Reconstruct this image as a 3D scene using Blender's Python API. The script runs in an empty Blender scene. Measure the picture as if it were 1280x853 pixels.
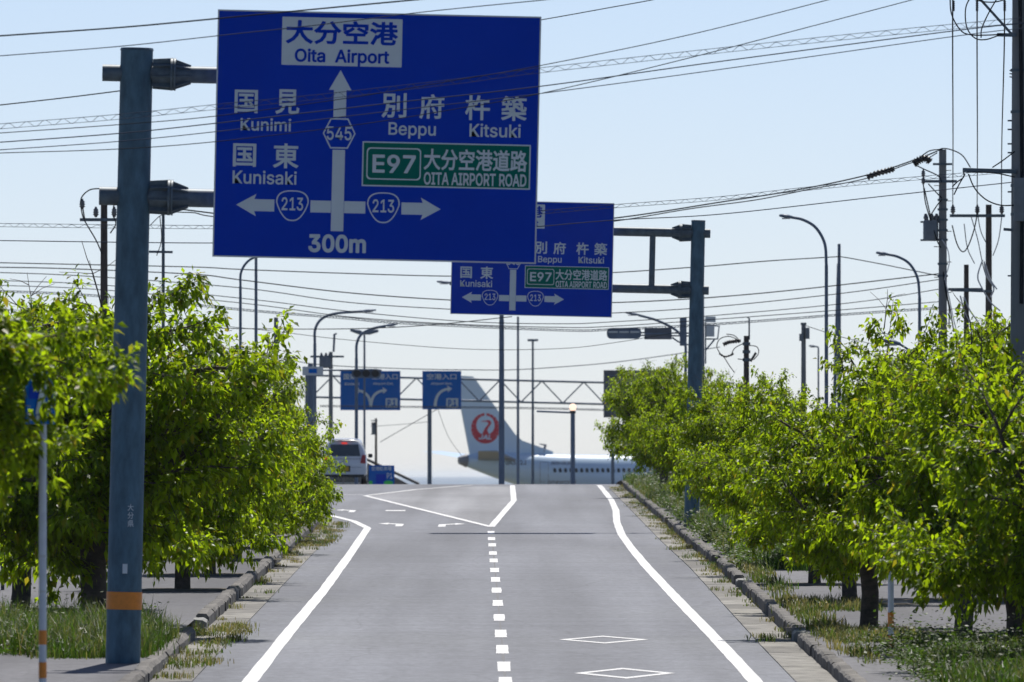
import bpy, math, random
import numpy as np
from mathutils import Vector, Matrix
R = math.radians
random.seed(7)
rng = np.random.default_rng(7)
scene = bpy.context.scene
COL = scene.collection

# ------------------------------------------------------------------ camera
EYE = 9.0            # eye height above the sea (m)
F = 15000.0          # focal length in pixels of a 1280 px wide picture
HOR = 594.0          # picture row of the eye-level horizon
cam_d = bpy.data.cameras.new('camera')
cam = bpy.data.objects.new('camera', cam_d)
COL.objects.link(cam)
cam_d.sensor_width = 36.0
cam_d.lens = 36.0 * F / 1280.0
cam_d.clip_start = 1.0
cam_d.clip_end = 120000.0
cam.location = (0, 0, EYE)
cam.rotation_euler = (R(90) + math.atan((HOR - 426.5) / F), 0, 0)
cam_d.dof.use_dof = True
cam_d.dof.focus_distance = 205.0
cam_d.dof.aperture_fstop = 9.0
scene.camera = cam

# ------------------------------------------------------------------ light
SUN_EL, SUN_AZ = 55.0, 6.0      # ahead of the camera, slightly to the right
w = bpy.data.worlds.new('World')
scene.world = w
w.use_nodes = True
nt = w.node_tree
bg = nt.nodes['Background']
sky = nt.nodes.new('ShaderNodeTexSky')
sky.sky_type = 'NISHITA'
sky.sun_disc = False
sky.sun_elevation = R(SUN_EL)
sky.sun_rotation = R(SUN_AZ)
sky.altitude = 0
sky.air_density = 0.5
sky.dust_density = 0.35
sky.ozone_density = 6.0
tint = nt.nodes.new('ShaderNodeMix'); tint.data_type = 'RGBA'; tint.blend_type = 'MULTIPLY'
tint.inputs[0].default_value = 1.0; tint.inputs[7].default_value = (1.14, 1.0, 0.92, 1)
nt.links.new(sky.outputs[0], tint.inputs[6]); nt.links.new(tint.outputs[2], bg.inputs[0])
bg.inputs[1].default_value = 0.092
sun_d = bpy.data.lights.new('sun', 'SUN')
sun_d.energy = 4.0
sun_d.angle = R(0.53)
sun_d.color = (1.0, 0.955, 0.89)
sun = bpy.data.objects.new('sun', sun_d)
COL.objects.link(sun)
sdir = Vector((math.sin(R(SUN_AZ)) * math.cos(R(SUN_EL)), math.cos(R(SUN_AZ)) * math.cos(R(SUN_EL)), math.sin(R(SUN_EL))))
sun.rotation_euler = sdir.to_track_quat('Z', 'Y').to_euler()
sun.location = (0, 200, 60)
scene.view_settings.view_transform = 'Standard'
scene.view_settings.look = 'None'
scene.view_settings.exposure = 0.35
scene.view_settings.gamma = 1.0
scene.cycles.max_bounces = 6
scene.cycles.diffuse_bounces = 3
scene.cycles.glossy_bounces = 2
scene.cycles.transmission_bounces = 3
scene.cycles.volume_bounces = 2
scene.cycles.transparent_max_bounces = 6
scene.cycles.use_denoising = True
scene.cycles.sample_clamp_indirect = 4.0

# ------------------------------------------------------------------ terrain profile
D1 = 150.0
def _profile():
    us = np.arange(0.0, 12.0, 0.005)
    sl = np.zeros_like(us)
    zz = np.zeros_like(us)
    z09 = -3.6 + 1.1 * 0.9
    for i, u in enumerate(us):
        if u < 0.9:
            t = u / 0.9
            p0, p1, m0, m1 = -1.62, z09, -1.6 * 0.9, 1.1 * 0.9
            zz[i] = (2*t**3-3*t*t+1)*p0 + (t**3-2*t*t+t)*m0 + (-2*t**3+3*t*t)*p1 + (t**3-t*t)*m1
        elif u <= 2.9:
            zz[i] = -3.6 + 1.1 * u
        else:
            if u < 3.15: s = 1.1 - (u - 2.9) / 0.25 * 2.4
            elif u < 5.2: s = -1.3
            elif u < 6.0: s = -1.3 * (6.0 - u) / 0.8
            else: s = 0
            zz[i] = zz[i-1] + s * 0.005
    return us, zz
_US, _ZZ = _profile()
def H(y):
    u = y / D1
    if u < 0: return EYE - 1.62 + (-u) * 0.2
    return EYE + float(np.interp(u, _US, _ZZ))
def P(px, py, d):
    return Vector(((px - 640.0) * d / F, d, EYE + (HOR - py) * d / F))
def gp(px, py):
    u = 3.6 / ((py - HOR) / 100.0 + 1.1)
    return ((px - 640.0) * u * D1 / F, u * D1)
def GX(px, u):
    return (px - 640.0) * u * D1 / F

# ------------------------------------------------------------------ tags and mesh helpers
def tag(o, label=None, cat=None, group=None, kind=None):
    if label: o['label'] = label
    if cat: o['category'] = cat
    if group: o['group'] = group
    if kind: o['kind'] = kind
    return o
def thing(name, label, cat, loc=(0, 0, 0), rot=(0, 0, 0), group=None):
    o = bpy.data.objects.new(name, None)
    o.empty_display_size = 0.3
    COL.objects.link(o)
    o.location = loc
    o.rotation_euler = rot
    return tag(o, label, cat, group)

class MB:
    def __init__(s):
        s.v = []; s.f = []; s.mi = []; s.sm = []
    def add(s, vs, fs, m=0, smooth=False):
        n = len(s.v)
        s.v += [tuple(q) for q in vs]
        for f in fs:
            s.f.append(tuple(i + n for i in f)); s.mi.append(m); s.sm.append(smooth)
        return s
    def box(s, c, d, m=0, rz=0.0, M=None):
        x, y, z = d[0] / 2, d[1] / 2, d[2] / 2
        vs = [Vector((a, b, e)) for a in (-x, x) for b in (-y, y) for e in (-z, z)]
        mt = Matrix.Rotation(rz, 3, 'Z') if M is None else M
        vs = [mt @ q + Vector(c) for q in vs]
        return s.add(vs, [(0, 1, 3, 2), (4, 6, 7, 5), (0, 4, 5, 1), (2, 3, 7, 6), (0, 2, 6, 4), (1, 5, 7, 3)], m)
    def bar(s, a, b, w_, h_, m=0, up=(0, 0, 1)):
        a, b = Vector(a), Vector(b)
        t = (b - a).normalized()
        u = Vector(up)
        if abs(t.dot(u)) > 0.98: u = Vector((0, 1, 0))
        r = t.cross(u).normalized(); u = r.cross(t)
        vs = [p + r * i * w_ / 2 + u * j * h_ / 2 for p in (a, b) for i, j in ((-1, -1), (1, -1), (1, 1), (-1, 1))]
        return s.add(vs, [(3, 2, 1, 0), (4, 5, 6, 7), (0, 1, 5, 4), (1, 2, 6, 5), (2, 3, 7, 6), (3, 0, 4, 7)], m)
    def tube(s, pts, r, n=8, m=0, cap=True, smooth=True):
        pts = [Vector(p) for p in pts]
        rs = r if isinstance(r, (list, tuple)) else [r] * len(pts)
        base = len(s.v)
        prev = None
        vs = []
        for i, p in enumerate(pts):
            t = (pts[min(i + 1, len(pts) - 1)] - pts[max(i - 1, 0)])
            t = t.normalized() if t.length > 1e-9 else Vector((0, 0, 1))
            if prev is None:
                u = Vector((0, 0, 1)) if abs(t.z) < 0.9 else Vector((0, 1, 0))
            else: u = prev
            u = (u - t * u.dot(t)).normalized(); prev = u
            q = t.cross(u)
            for k in range(n):
                a = 2 * math.pi * k / n
                vs.append(p + (u * math.cos(a) + q * math.sin(a)) * rs[i])
        fs = []
        for i in range(len(pts) - 1):
            for k in range(n):
                k2 = (k + 1) % n
                fs.append((i * n + k, i * n + k2, (i + 1) * n + k2, (i + 1) * n + k))
        s.add(vs, fs, m, smooth)
        if cap:
            s.add(vs[:n], [tuple(reversed(range(n)))], m)
            s.add(vs[-n:], [tuple(range(n))], m)
        return s
    def prism(s, outline, y0, y1, m=0):
        """outline in (x, z), extruded from y0 to y1"""
        n = len(outline)
        vs = [(x, y0, z) for x, z in outline] + [(x, y1, z) for x, z in outline]
        fs = [tuple(range(n)), tuple(reversed(range(n, 2 * n)))]
        for i in range(n):
            j = (i + 1) % n
            fs.append((j, i, i + n, j + n))
        return s.add(vs, fs, m)
    def flat(s, pts, m=0):
        return s.add(pts, [tuple(range(len(pts)))], m)
    def strip(s, left, right, m=0):
        n = len(left)
        return s.add(list(left) + list(right), [(i, n + i, n + i + 1, i + 1) for i in range(n - 1)], m)
    def mesh(s, name, mats):
        me = bpy.data.meshes.new(name)
        me.from_pydata(s.v, [], s.f)
        me.polygons.foreach_set('material_index', s.mi)
        me.polygons.foreach_set('use_smooth', s.sm)
        for m in (mats if isinstance(mats, (list, tuple)) else [mats]): me.materials.append(m)
        me.update()
        return me
    def build(s, name, mats, parent=None, loc=None, rot=None):
        o = bpy.data.objects.new(name, s.mesh(name, mats))
        COL.objects.link(o)
        if parent: o.parent = parent
        if loc is not None: o.location = loc
        if rot is not None: o.rotation_euler = rot
        return o
def place(name, me, parent=None, loc=None, rot=None, sc=None):
    o = bpy.data.objects.new(name, me)
    COL.objects.link(o)
    if parent: o.parent = parent
    if loc is not None: o.location = loc
    if rot is not None: o.rotation_euler = rot
    if sc is not None: o.scale = sc
    return o
def copy_tree(o, parent=None):
    c = o.copy(); COL.objects.link(c); c.parent = parent
    for ch in list(o.children): copy_tree(ch, c)
    return c

# ------------------------------------------------------------------ materials
def mat(name, col, rough=0.6, metal=0.0, spec=0.5, noise=0.0, nscale=8.0, bump=0.0, bscale=40.0, col2=None, stretch=None, emit=None, coat=0.0, rand=0.0):
    m = bpy.data.materials.new(name)
    m.use_nodes = True
    t = m.node_tree; b = t.nodes['Principled BSDF']
    b.inputs['Roughness'].default_value = rough
    b.inputs['Metallic'].default_value = metal
    b.inputs['Specular IOR Level'].default_value = spec
    if coat: b.inputs['Coat Weight'].default_value = coat
    c = (*col, 1)
    b.inputs['Base Color'].default_value = c
    L = t.links
    if noise or bump:
        tc = t.nodes.new('ShaderNodeTexCoord'); mp = t.nodes.new('ShaderNodeMapping')
        L.new(tc.outputs['Object'], mp.inputs[0])
        if stretch: mp.inputs['Scale'].default_value = stretch
    out = None
    if noise:
        n1 = t.nodes.new('ShaderNodeTexNoise'); n1.inputs['Scale'].default_value = nscale; n1.inputs['Detail'].default_value = 6; n1.inputs['Roughness'].default_value = 0.65
        L.new(mp.outputs[0], n1.inputs['Vector'])
        cr = t.nodes.new('ShaderNodeValToRGB')
        cr.color_ramp.elements[0].position = 0.3; cr.color_ramp.elements[1].position = 0.7
        d = col2 if col2 else tuple(x * (1 - noise) for x in col)
        cr.color_ramp.elements[0].color = (*d, 1)
        cr.color_ramp.elements[1].color = (*tuple(min(1, x * (1 + (0 if col2 else noise * 0.6))) for x in col), 1)
        L.new(n1.outputs[0], cr.inputs[0]); out = cr.outputs[0]
        L.new(out, b.inputs['Base Color'])
    if rand:
        oi = t.nodes.new('ShaderNodeObjectInfo'); mr = t.nodes.new('ShaderNodeMapRange')
        mr.inputs['To Min'].default_value = 1 - rand; mr.inputs['To Max'].default_value = 1 + rand
        L.new(oi.outputs['Random'], mr.inputs[0])
        hs = t.nodes.new('ShaderNodeHueSaturation'); hs.inputs['Color'].default_value = c
        if out: L.new(out, hs.inputs['Color'])
        L.new(mr.outputs[0], hs.inputs['Value']); L.new(hs.outputs[0], b.inputs['Base Color'])
    if bump:
        n2 = t.nodes.new('ShaderNodeTexNoise'); n2.inputs['Scale'].default_value = bscale; n2.inputs['Detail'].default_value = 4
        L.new(mp.outputs[0], n2.inputs['Vector'])
        bp = t.nodes.new('ShaderNodeBump'); bp.inputs['Strength'].default_value = bump; bp.inputs['Distance'].default_value = 0.02
        L.new(n2.outputs[0], bp.inputs['Height']); L.new(bp.outputs[0], b.inputs['Normal'])
    if emit:
        b.inputs['Emission Color'].default_value = (*emit[0], 1); b.inputs['Emission Strength'].default_value = emit[1]
    return m

def asphalt_mat(name, base, crack=True, patchy=0.25):
    m = bpy.data.materials.new(name); m.use_nodes = True
    t = m.node_tree; b = t.nodes['Principled BSDF']; L = t.links
    b.inputs['Roughness'].default_value = 0.82; b.inputs['Specular IOR Level'].default_value = 0.35
    tc = t.nodes.new('ShaderNodeTexCoord')
    def noise(scale, sx=1, sy=1, det=5):
        mp = t.nodes.new('ShaderNodeMapping'); mp.inputs['Scale'].default_value = (sx, sy, 1)
        L.new(tc.outputs['Object'], mp.inputs[0])
        n = t.nodes.new('ShaderNodeTexNoise'); n.inputs['Scale'].default_value = scale; n.inputs['Detail'].default_value = det
        L.new(mp.outputs[0], n.inputs['Vector']); return n.outputs[0]
    def rng_(src, a, b_, lo=0.3, hi=0.7):
        mr = t.nodes.new('ShaderNodeMapRange'); mr.inputs[1].default_value = lo; mr.inputs[2].default_value = hi
        mr.inputs[3].default_value = a; mr.inputs[4].default_value = b_
        L.new(src, mr.inputs[0]); return mr.outputs[0]
    def mul(a, b_):
        q = t.nodes.new('ShaderNodeMath'); q.operation = 'MULTIPLY'; L.new(a, q.inputs[0])
        if isinstance(b_, float): q.inputs[1].default_value = b_
        else: L.new(b_, q.inputs[1])
        return q.outputs[0]
    wheel = rng_(noise(1.0, 0.75, 0.006, 2), 1 - patchy * 0.55, 1 + patchy * 0.4)     # long wheel tracks and oil
    patch = rng_(noise(0.25, 1, 0.12, 6), 1 - patchy * 0.45, 1 + patchy * 0.35)
    fine = rng_(noise(9.0, 1, 0.25, 8), 0.84, 1.14)
    grit = rng_(noise(60.0, 1, 0.3, 3), 0.86, 1.12)
    tr = mul(rng_(noise(1.0, 0.05, 0.55, 3), 0.94, 1.05), rng_(noise(1.0, 0.35, 3.2, 4), 0.90, 1.05))                                  # lay-down bands across the road
    v = mul(mul(mul(mul(wheel, patch), fine), grit), tr)
    cb = t.nodes.new('ShaderNodeMix'); cb.data_type = 'RGBA'; cb.blend_type = 'MULTIPLY'; cb.inputs[0].default_value = 1
    cb.inputs[6].default_value = (*base, 1)
    cc = t.nodes.new('ShaderNodeCombineColor')
    for i in range(3): L.new(v, cc.inputs[i])
    L.new(cc.outputs[0], cb.inputs[7])
    res = cb.outputs[2]
    if crack:
        mp = t.nodes.new('ShaderNodeMapping'); mp.inputs['Scale'].default_value = (0.55, 0.13, 1)
        L.new(tc.outputs['Object'], mp.inputs[0])
        vo = t.nodes.new('ShaderNodeTexVoronoi'); vo.feature = 'DISTANCE_TO_EDGE'; vo.inputs['Scale'].default_value = 1.0
        nn = t.nodes.new('ShaderNodeTexNoise'); nn.inputs['Scale'].default_value = 1.2; nn.inputs['Detail'].default_value = 6
        L.new(mp.outputs[0], nn.inputs['Vector'])
        mx = t.nodes.new('ShaderNodeMix'); mx.data_type = 'RGBA'; mx.inputs[0].default_value = 0.35
        L.new(mp.outputs[0], mx.inputs[6]); L.new(nn.outputs['Color'], mx.inputs[7]); L.new(mx.outputs[2], vo.inputs['Vector'])
        k = rng_(vo.outputs['Distance'], 0.84, 1.0, 0.0, 0.010)
        k2 = t.nodes.new('ShaderNodeMix'); k2.data_type = 'RGBA'; k2.blend_type = 'MULTIPLY'; k2.inputs[0].default_value = 1
        c2 = t.nodes.new('ShaderNodeCombineColor')
        for i in range(3): L.new(k, c2.inputs[i])
        L.new(res, k2.inputs[6]); L.new(c2.outputs[0], k2.inputs[7]); res = k2.outputs[2]
    L.new(res, b.inputs['Base Color'])
    bp = t.nodes.new('ShaderNodeBump'); bp.inputs['Strength'].default_value = 0.35; bp.inputs['Distance'].default_value = 0.01
    L.new(noise(45.0, 1, 1, 3), bp.inputs['Height']); L.new(bp.outputs[0], b.inputs['Normal'])
    return m

def leaf_mat(name, front, back, trans=0.5, rough=0.38, tip=(0.30, 0.16, 0.02)):
    """leaf colour varies leaf by leaf through the mesh attribute «leaf»"""
    m = bpy.data.materials.new(name); m.use_nodes = True
    t = m.node_tree; b = t.nodes['Principled BSDF']; L = t.links
    at = t.nodes.new('ShaderNodeAttribute'); at.attribute_name = 'leaf'
    sp = t.nodes.new('ShaderNodeSeparateColor'); L.new(at.outputs['Color'], sp.inputs[0])
    def mixc(c1, c2, fac):
        q = t.nodes.new('ShaderNodeMix'); q.data_type = 'RGBA'
        if isinstance(c1, tuple): q.inputs[6].default_value = (*c1, 1)
        else: L.new(c1, q.inputs[6])
        q.inputs[7].default_value = (*c2, 1); L.new(fac, q.inputs[0]); return q.outputs[2]
    dark = tuple(x * 0.45 for x in front)
    c = mixc(mixc(dark, tuple(x * 1.3 for x in front), sp.outputs[0]), tip, sp.outputs[1])
    L.new(c, b.inputs['Base Color'])
    b.inputs['Roughness'].default_value = rough; b.inputs['Specular IOR Level'].default_value = 0.20
    tl = t.nodes.new('ShaderNodeBsdfTranslucent')
    c2 = mixc(mixc(tuple(x * 0.35 for x in back), tuple(x * 1.25 for x in back), sp.outputs[0]), tuple(min(1, x * 2.2) for x in tip), sp.outputs[1])
    L.new(c2, tl.inputs['Color'])
    ms = t.nodes.new('ShaderNodeMixShader'); ms.inputs[0].default_value = trans
    L.new(b.outputs[0], ms.inputs[1]); L.new(tl.outputs[0], ms.inputs[2])
    L.new(ms.outputs[0], t.nodes['Material Output'].inputs['Surface'])
    return m

M = {}
M['asphalt'] = asphalt_mat('road_asphalt', (0.185, 0.194, 0.218), patchy=0.42)
M['island'] = asphalt_mat('worn_island_asphalt', (0.27, 0.275, 0.29), patchy=0.5)
M['asphalt2'] = asphalt_mat('side_asphalt', (0.125, 0.125, 0.135), patchy=0.6)
M['land'] = mat('dry_land', (0.16, 0.15, 0.10), 0.95, noise=0.5, nscale=0.05)
M['verge'] = mat('verge_ground', (0.13, 0.105, 0.075), 0.95, noise=0.6, nscale=1.3, bump=0.6, bscale=14, col2=(0.045, 0.038, 0.028))
M['paint'] = mat('road_paint', (0.74, 0.74, 0.73), 0.6, noise=0.30, nscale=14.0)
M['seam'] = mat('tar_seam', (0.035, 0.035, 0.04), 0.6)
M['kerb'] = mat('kerb_concrete', (0.155, 0.145, 0.13), 0.9, noise=0.6, nscale=3.0, bump=0.5, bscale=30, rand=0.22)
M['kerbl'] = mat('kerb_end_concrete', (0.32, 0.32, 0.30), 0.9, noise=0.25, nscale=5.0, bump=0.3)
M['gutter'] = mat('gutter_concrete', (0.24, 0.23, 0.205), 0.9, noise=0.6, nscale=2.6, bump=0.3, rand=0.32)
M['steel'] = mat('galvanised_steel', (0.075, 0.150, 0.205), 0.6, metal=0.0, spec=0.25, noise=0.35, nscale=9.0, stretch=(1, 1, 0.35), bump=0.05)
M['steel2'] = mat('galvanised_arm', (0.105, 0.145, 0.175), 0.5, metal=0.1, spec=0.3, noise=0.35, nscale=7.0)
M['steel_far'] = mat('galvanised_mast', (0.12, 0.17, 0.24), 0.5, metal=0.1, spec=0.3, noise=0.2, nscale=3.0)
M['band'] = mat('orange_band', (0.72, 0.24, 0.02), 0.5, noise=0.12, nscale=20)
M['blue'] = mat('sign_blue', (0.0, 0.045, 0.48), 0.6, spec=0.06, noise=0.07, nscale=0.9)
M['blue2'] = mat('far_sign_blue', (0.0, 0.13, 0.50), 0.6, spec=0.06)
M['green'] = mat('sign_green', (0.0, 0.15, 0.11), 0.6, spec=0.06)
M['swhite'] = mat('sign_white', (0.60, 0.68, 0.71), 0.6, spec=0.1, noise=0.05, nscale=3)
M['alu'] = mat('aluminium_edge', (0.50, 0.53, 0.53), 0.4, metal=0.4)
M['greysign'] = mat('sign_back_grey', (0.10, 0.12, 0.15), 0.6, noise=0.2, nscale=2)
M['wire'] = mat('cable_black', (0.02, 0.025, 0.03), 0.9, spec=0.08)
M['wire2'] = mat('cable_grey', (0.045, 0.06, 0.09), 0.9, spec=0.1)
M['wirew'] = mat('cable_pale', (0.50, 0.52, 0.54), 0.5)
M['cpole'] = mat('concrete_pole', (0.20, 0.215, 0.22), 0.85, noise=0.3, nscale=2.5, stretch=(1, 1, 0.2))
M['wood'] = mat('old_wood_pole', (0.07, 0.06, 0.055), 0.9, noise=0.4, nscale=8, stretch=(1, 1, 0.1))
M['porc'] = mat('porcelain', (0.12, 0.12, 0.13), 0.3)
M['trafo'] = mat('transformer_grey', (0.16, 0.19, 0.21), 0.5, noise=0.15)
M['dark'] = mat('dark_plastic', (0.012, 0.013, 0.016), 0.4)
M['lampglass'] = mat('lamp_glass', (0.5, 0.5, 0.5), 0.2)
M['lit'] = mat('lit_lamp', (1.0, 0.8, 0.6), 0.4, emit=((1.0, 0.66, 0.5), 1.0))
M['bark'] = mat('cherry_bark', (0.085, 0.068, 0.055), 0.9, noise=0.55, nscale=6, stretch=(1, 1, 2.5), bump=0.8, bscale=25)
M['leaf'] = leaf_mat('cherry_leaf', (0.040, 0.105, 0.006), (0.52, 0.74, 0.010), 0.51, 0.42, tip=(0.20, 0.17, 0.01))
M['leafd'] = leaf_mat('dark_evergreen_leaf', (0.045, 0.075, 0.018), (0.12, 0.18, 0.03), 0.3)
M['grass'] = leaf_mat('grass_blade', (0.034, 0.076, 0.008), (0.10, 0.22, 0.010), 0.36, 0.5, tip=(0.26, 0.20, 0.07))
M['car'] = mat('car_white_paint', (0.70, 0.73, 0.76), 0.25, coat=0.6)
M['glass'] = mat('dark_glass', (0.02, 0.03, 0.035), 0.08, spec=0.8)
M['tail'] = mat('tail_lamp_red', (0.35, 0.01, 0.03), 0.2)
M['taillit'] = mat('lit_brake_lamp', (0.6, 0.02, 0.01), 0.2, emit=((1.0, 0.05, 0.02), 0.5))
M['plate'] = mat('yellow_plate', (0.65, 0.42, 0.04), 0.4)
M['rubber'] = mat('rubber', (0.02, 0.02, 0.022), 0.7)
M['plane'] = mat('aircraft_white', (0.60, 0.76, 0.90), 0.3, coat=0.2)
M['planeg'] = mat('aircraft_grey', (0.22, 0.23, 0.26), 0.45)
M['red'] = mat('aircraft_red', (0.62, 0.015, 0.04), 0.4)
M['ink'] = mat('dark_lettering', (0.04, 0.05, 0.10), 0.5)
M['roof'] = mat('grey_roof_tile', (0.07, 0.07, 0.075), 0.7, noise=0.3, nscale=3)
M['wall'] = mat('grey_wall', (0.22, 0.21, 0.21), 0.9, noise=0.2)
M['neon'] = mat('green_sign_print', (0.02, 0.62, 0.08), 0.5)
M['whitepole'] = mat('white_painted_pole', (0.58, 0.63, 0.68), 0.5, noise=0.12, nscale=8)
def sea_mat():
    m = mat('sea_water', (0.03, 0.08, 0.12), 0.35)
    t = m.node_tree; b = t.nodes['Principled BSDF']
    n = t.nodes.new('ShaderNodeTexNoise'); n.inputs['Scale'].default_value = 0.02; n.inputs['Detail'].default_value = 8
    tc = t.nodes.new('ShaderNodeTexCoord'); t.links.new(tc.outputs['Object'], n.inputs['Vector'])
    bp = t.nodes.new('ShaderNodeBump'); bp.inputs['Strength'].default_value = 0.5; bp.inputs['Distance'].default_value = 3
    t.links.new(n.outputs[0], bp.inputs['Height']); t.links.new(bp.outputs[0], b.inputs['Normal'])
    return m
M['sea'] = sea_mat()

# ------------------------------------------------------------------ lettering
_txt = {}
import os
try:      # the grotesque typeface that ships inside Blender itself
    SANS = bpy.data.fonts.load(os.path.join(bpy.utils.system_resource('DATAFILES'), 'fonts', 'Inter.woff2'))
except Exception:
    SANS = None
def text_data(s, bold=0.0):
    """unit-box outline of a string as a mesh (x 0..1, z 0..1) and its aspect"""
    key = (s, bold)
    if key in _txt: return _txt[key]
    c = bpy.data.curves.new('lettering', 'FONT')
    c.body = s
    if SANS and max(ord(ch) for ch in s) < 256: c.font = SANS
    c.resolution_u = 3; c.fill_mode = 'BOTH'; c.dimensions = '2D'
    o = bpy.data.objects.new('lettering_tmp', c); COL.objects.link(o)
    dg = bpy.context.evaluated_depsgraph_get(); dg.update()
    me = bpy.data.meshes.new_from_object(o.evaluated_get(dg))
    vs = np.array([v.co[:] for v in me.vertices]) if len(me.vertices) else np.zeros((1, 3))
    fs = [tuple(p.vertices) for p in me.polygons]
    bpy.data.objects.remove(o); bpy.data.curves.remove(c); bpy.data.meshes.remove(me)
    if bold:      # heavier strokes: a thin band along every outline edge
        ec = {}
        for f in fs:
            for a, b in zip(f, f[1:] + f[:1]): ec[(min(a, b), max(a, b))] = ec.get((min(a, b), max(a, b)), 0) + 1
        add = []
        for k, ((a, b), n_) in enumerate(ec.items()):
            if n_ != 1: continue
            p, q = vs[a][:2], vs[b][:2]
            d = q - p; ln = math.hypot(*d)
            if ln < 1e-6: continue
            d = d / ln; nn = np.array([-d[1], d[0]]) * bold; e = d * bold * .6
            zz = 1e-4 + (k % 13) * 2e-4
            i0 = len(vs) + len(add)
            add += [(*(p - e + nn), zz), (*(q + e + nn), zz), (*(q + e - nn), zz), (*(p - e - nn), zz)]
            fs.append((i0, i0 + 1, i0 + 2, i0 + 3))
        if add: vs = np.vstack([vs, np.array(add)])
    lo, hi = vs.min(0), vs.max(0)
    sz = np.maximum(hi - lo, 1e-6)
    v2 = [((x - lo[0]) / sz[0], -z, (y - lo[1]) / sz[1]) for x, y, z in vs]
    _txt[key] = (v2, fs, sz[0] / sz[1])
    return _txt[key]
def lettering(s, cx, cz, w_, h_, y, m, parent, bold=0.0, name='lettering', label=None):
    v, f, a = text_data(s, bold)
    mb = MB(); mb.add([((x - .5) * w_, q * .6, (z - .5) * h_) for x, q, z in v], f)
    o = mb.build(name, m, parent, (cx, y, cz))
    if label: o['label'] = label
    return o


# ================================================================== THE GROUND
def interp(tab, u):
    return float(np.interp(u, [a for a, b in tab], [b for a, b in tab]))
KL = [(-4, -4.4), (0.97, -4.42), (1.22, -4.56), (1.6, -4.75), (2.06, -4.98), (2.2, -5.5), (2.35, -6.6), (2.6, -7.3), (3.4, -7.6), (9, -7.6)]
KR = [(-4, 4.06), (1.1, 3.98), (1.6, 4.06), (1.86, 4.0), (2.9, 3.98), (9, 3.98)]
def kl(y): return interp(KL, y / D1)
def kr(y): return interp(KR, y / D1)
def sheet(name, fl, fr, y0, y1, dz, m, step=4.0, nx=1, kind='structure', parent=None):
    ys = np.linspace(y0, y1, max(2, int((y1 - y0) / step) + 1))
    mb = MB()
    vs = []
    for y in ys:
        a, b = fl(y), fr(y)
        for i in range(nx + 1):
            vs.append((a + (b - a) * i / nx, y, H(y) + dz))
    fs = [(j * (nx + 1) + i, j * (nx + 1) + i + 1, (j + 1) * (nx + 1) + i + 1, (j + 1) * (nx + 1) + i) for j in range(len(ys) - 1) for i in range(nx)]
    mb.add(vs, fs)
    o = mb.build(name, m, parent)
    if not parent: o['kind'] = kind
    return o
land = sheet('ground', lambda y: -1800, lambda y: 1800, -300, 1500, -0.06, M['land'], 5.0, 8)
seab = MB(); seab.add([(-70000, -600, 0), (70000, -600, 0), (70000, 70000, 0), (-70000, 70000, 0)], [(0, 1, 2, 3)])
tag(seab.build('sea', M['sea']), kind='structure')
road = sheet('road', kl, kr, -60, 640, 0.0, M['asphalt'], 3.0)
sheet('pavement', lambda y: kl(y) - 2.6, lambda y: kl(y) - 0.17, -60, 640, 0.15, M['asphalt2'], 3.0)
sheet('pavement', lambda y: kr(y) + 0.17, lambda y: kr(y) + 3.2, -60, 640, 0.15, M['asphalt2'], 3.0)
sheet('side_road', lambda y: kl(y) - 11, lambda y: kl(y) - 2.6, -60, 640, 0.135, M['asphalt2'], 3.0)
sheet('side_road', lambda y: kr(y) + 3.2, lambda y: kr(y) + 12, -60, 640, 0.135, M['asphalt2'], 3.0)

# ---- kerb stones, each a part of the kerb
def kerb_mesh(seed, L=1.98, light=False):
    r = random.Random(seed)
    w_, h_ = 0.20, 0.36
    mb = MB()
    n = 4
    vs = []
    for i in range(n + 1):
        y = -L / 2 + L * i / n
        j = lambda a: r.uniform(-a, a)
        e = 0.02 if i in (0, n) else 0.0
        vs += [(-w_/2, y, -h_/2), (w_/2, y, -h_/2), (w_/2 + j(.008), y, h_/2 - 0.05 - e + j(.008)), (w_/2 - 0.045 + j(.01), y, h_/2 - e + j(.009)),
               (-w_/2 + 0.03, y, h_/2 - e + j(.009)), (-w_/2, y, h_/2 - 0.03 - e)]
    fs = []
    for i in range(n):
        for k in range(6):
            a, b = i * 6 + k, i * 6 + (k + 1) % 6
            fs.append((a, b, b + 6, a + 6))
    fs += [(5, 4, 3, 2, 1, 0), tuple(n * 6 + k for k in range(6))]
    mb.add(vs, fs)
    return mb.mesh('kerb_stone', M['kerbl'] if light else M['kerb'])
KM = [kerb_mesh(i) for i in range(7)]
KE = [kerb_mesh(40, 0.9, True)]
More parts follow.
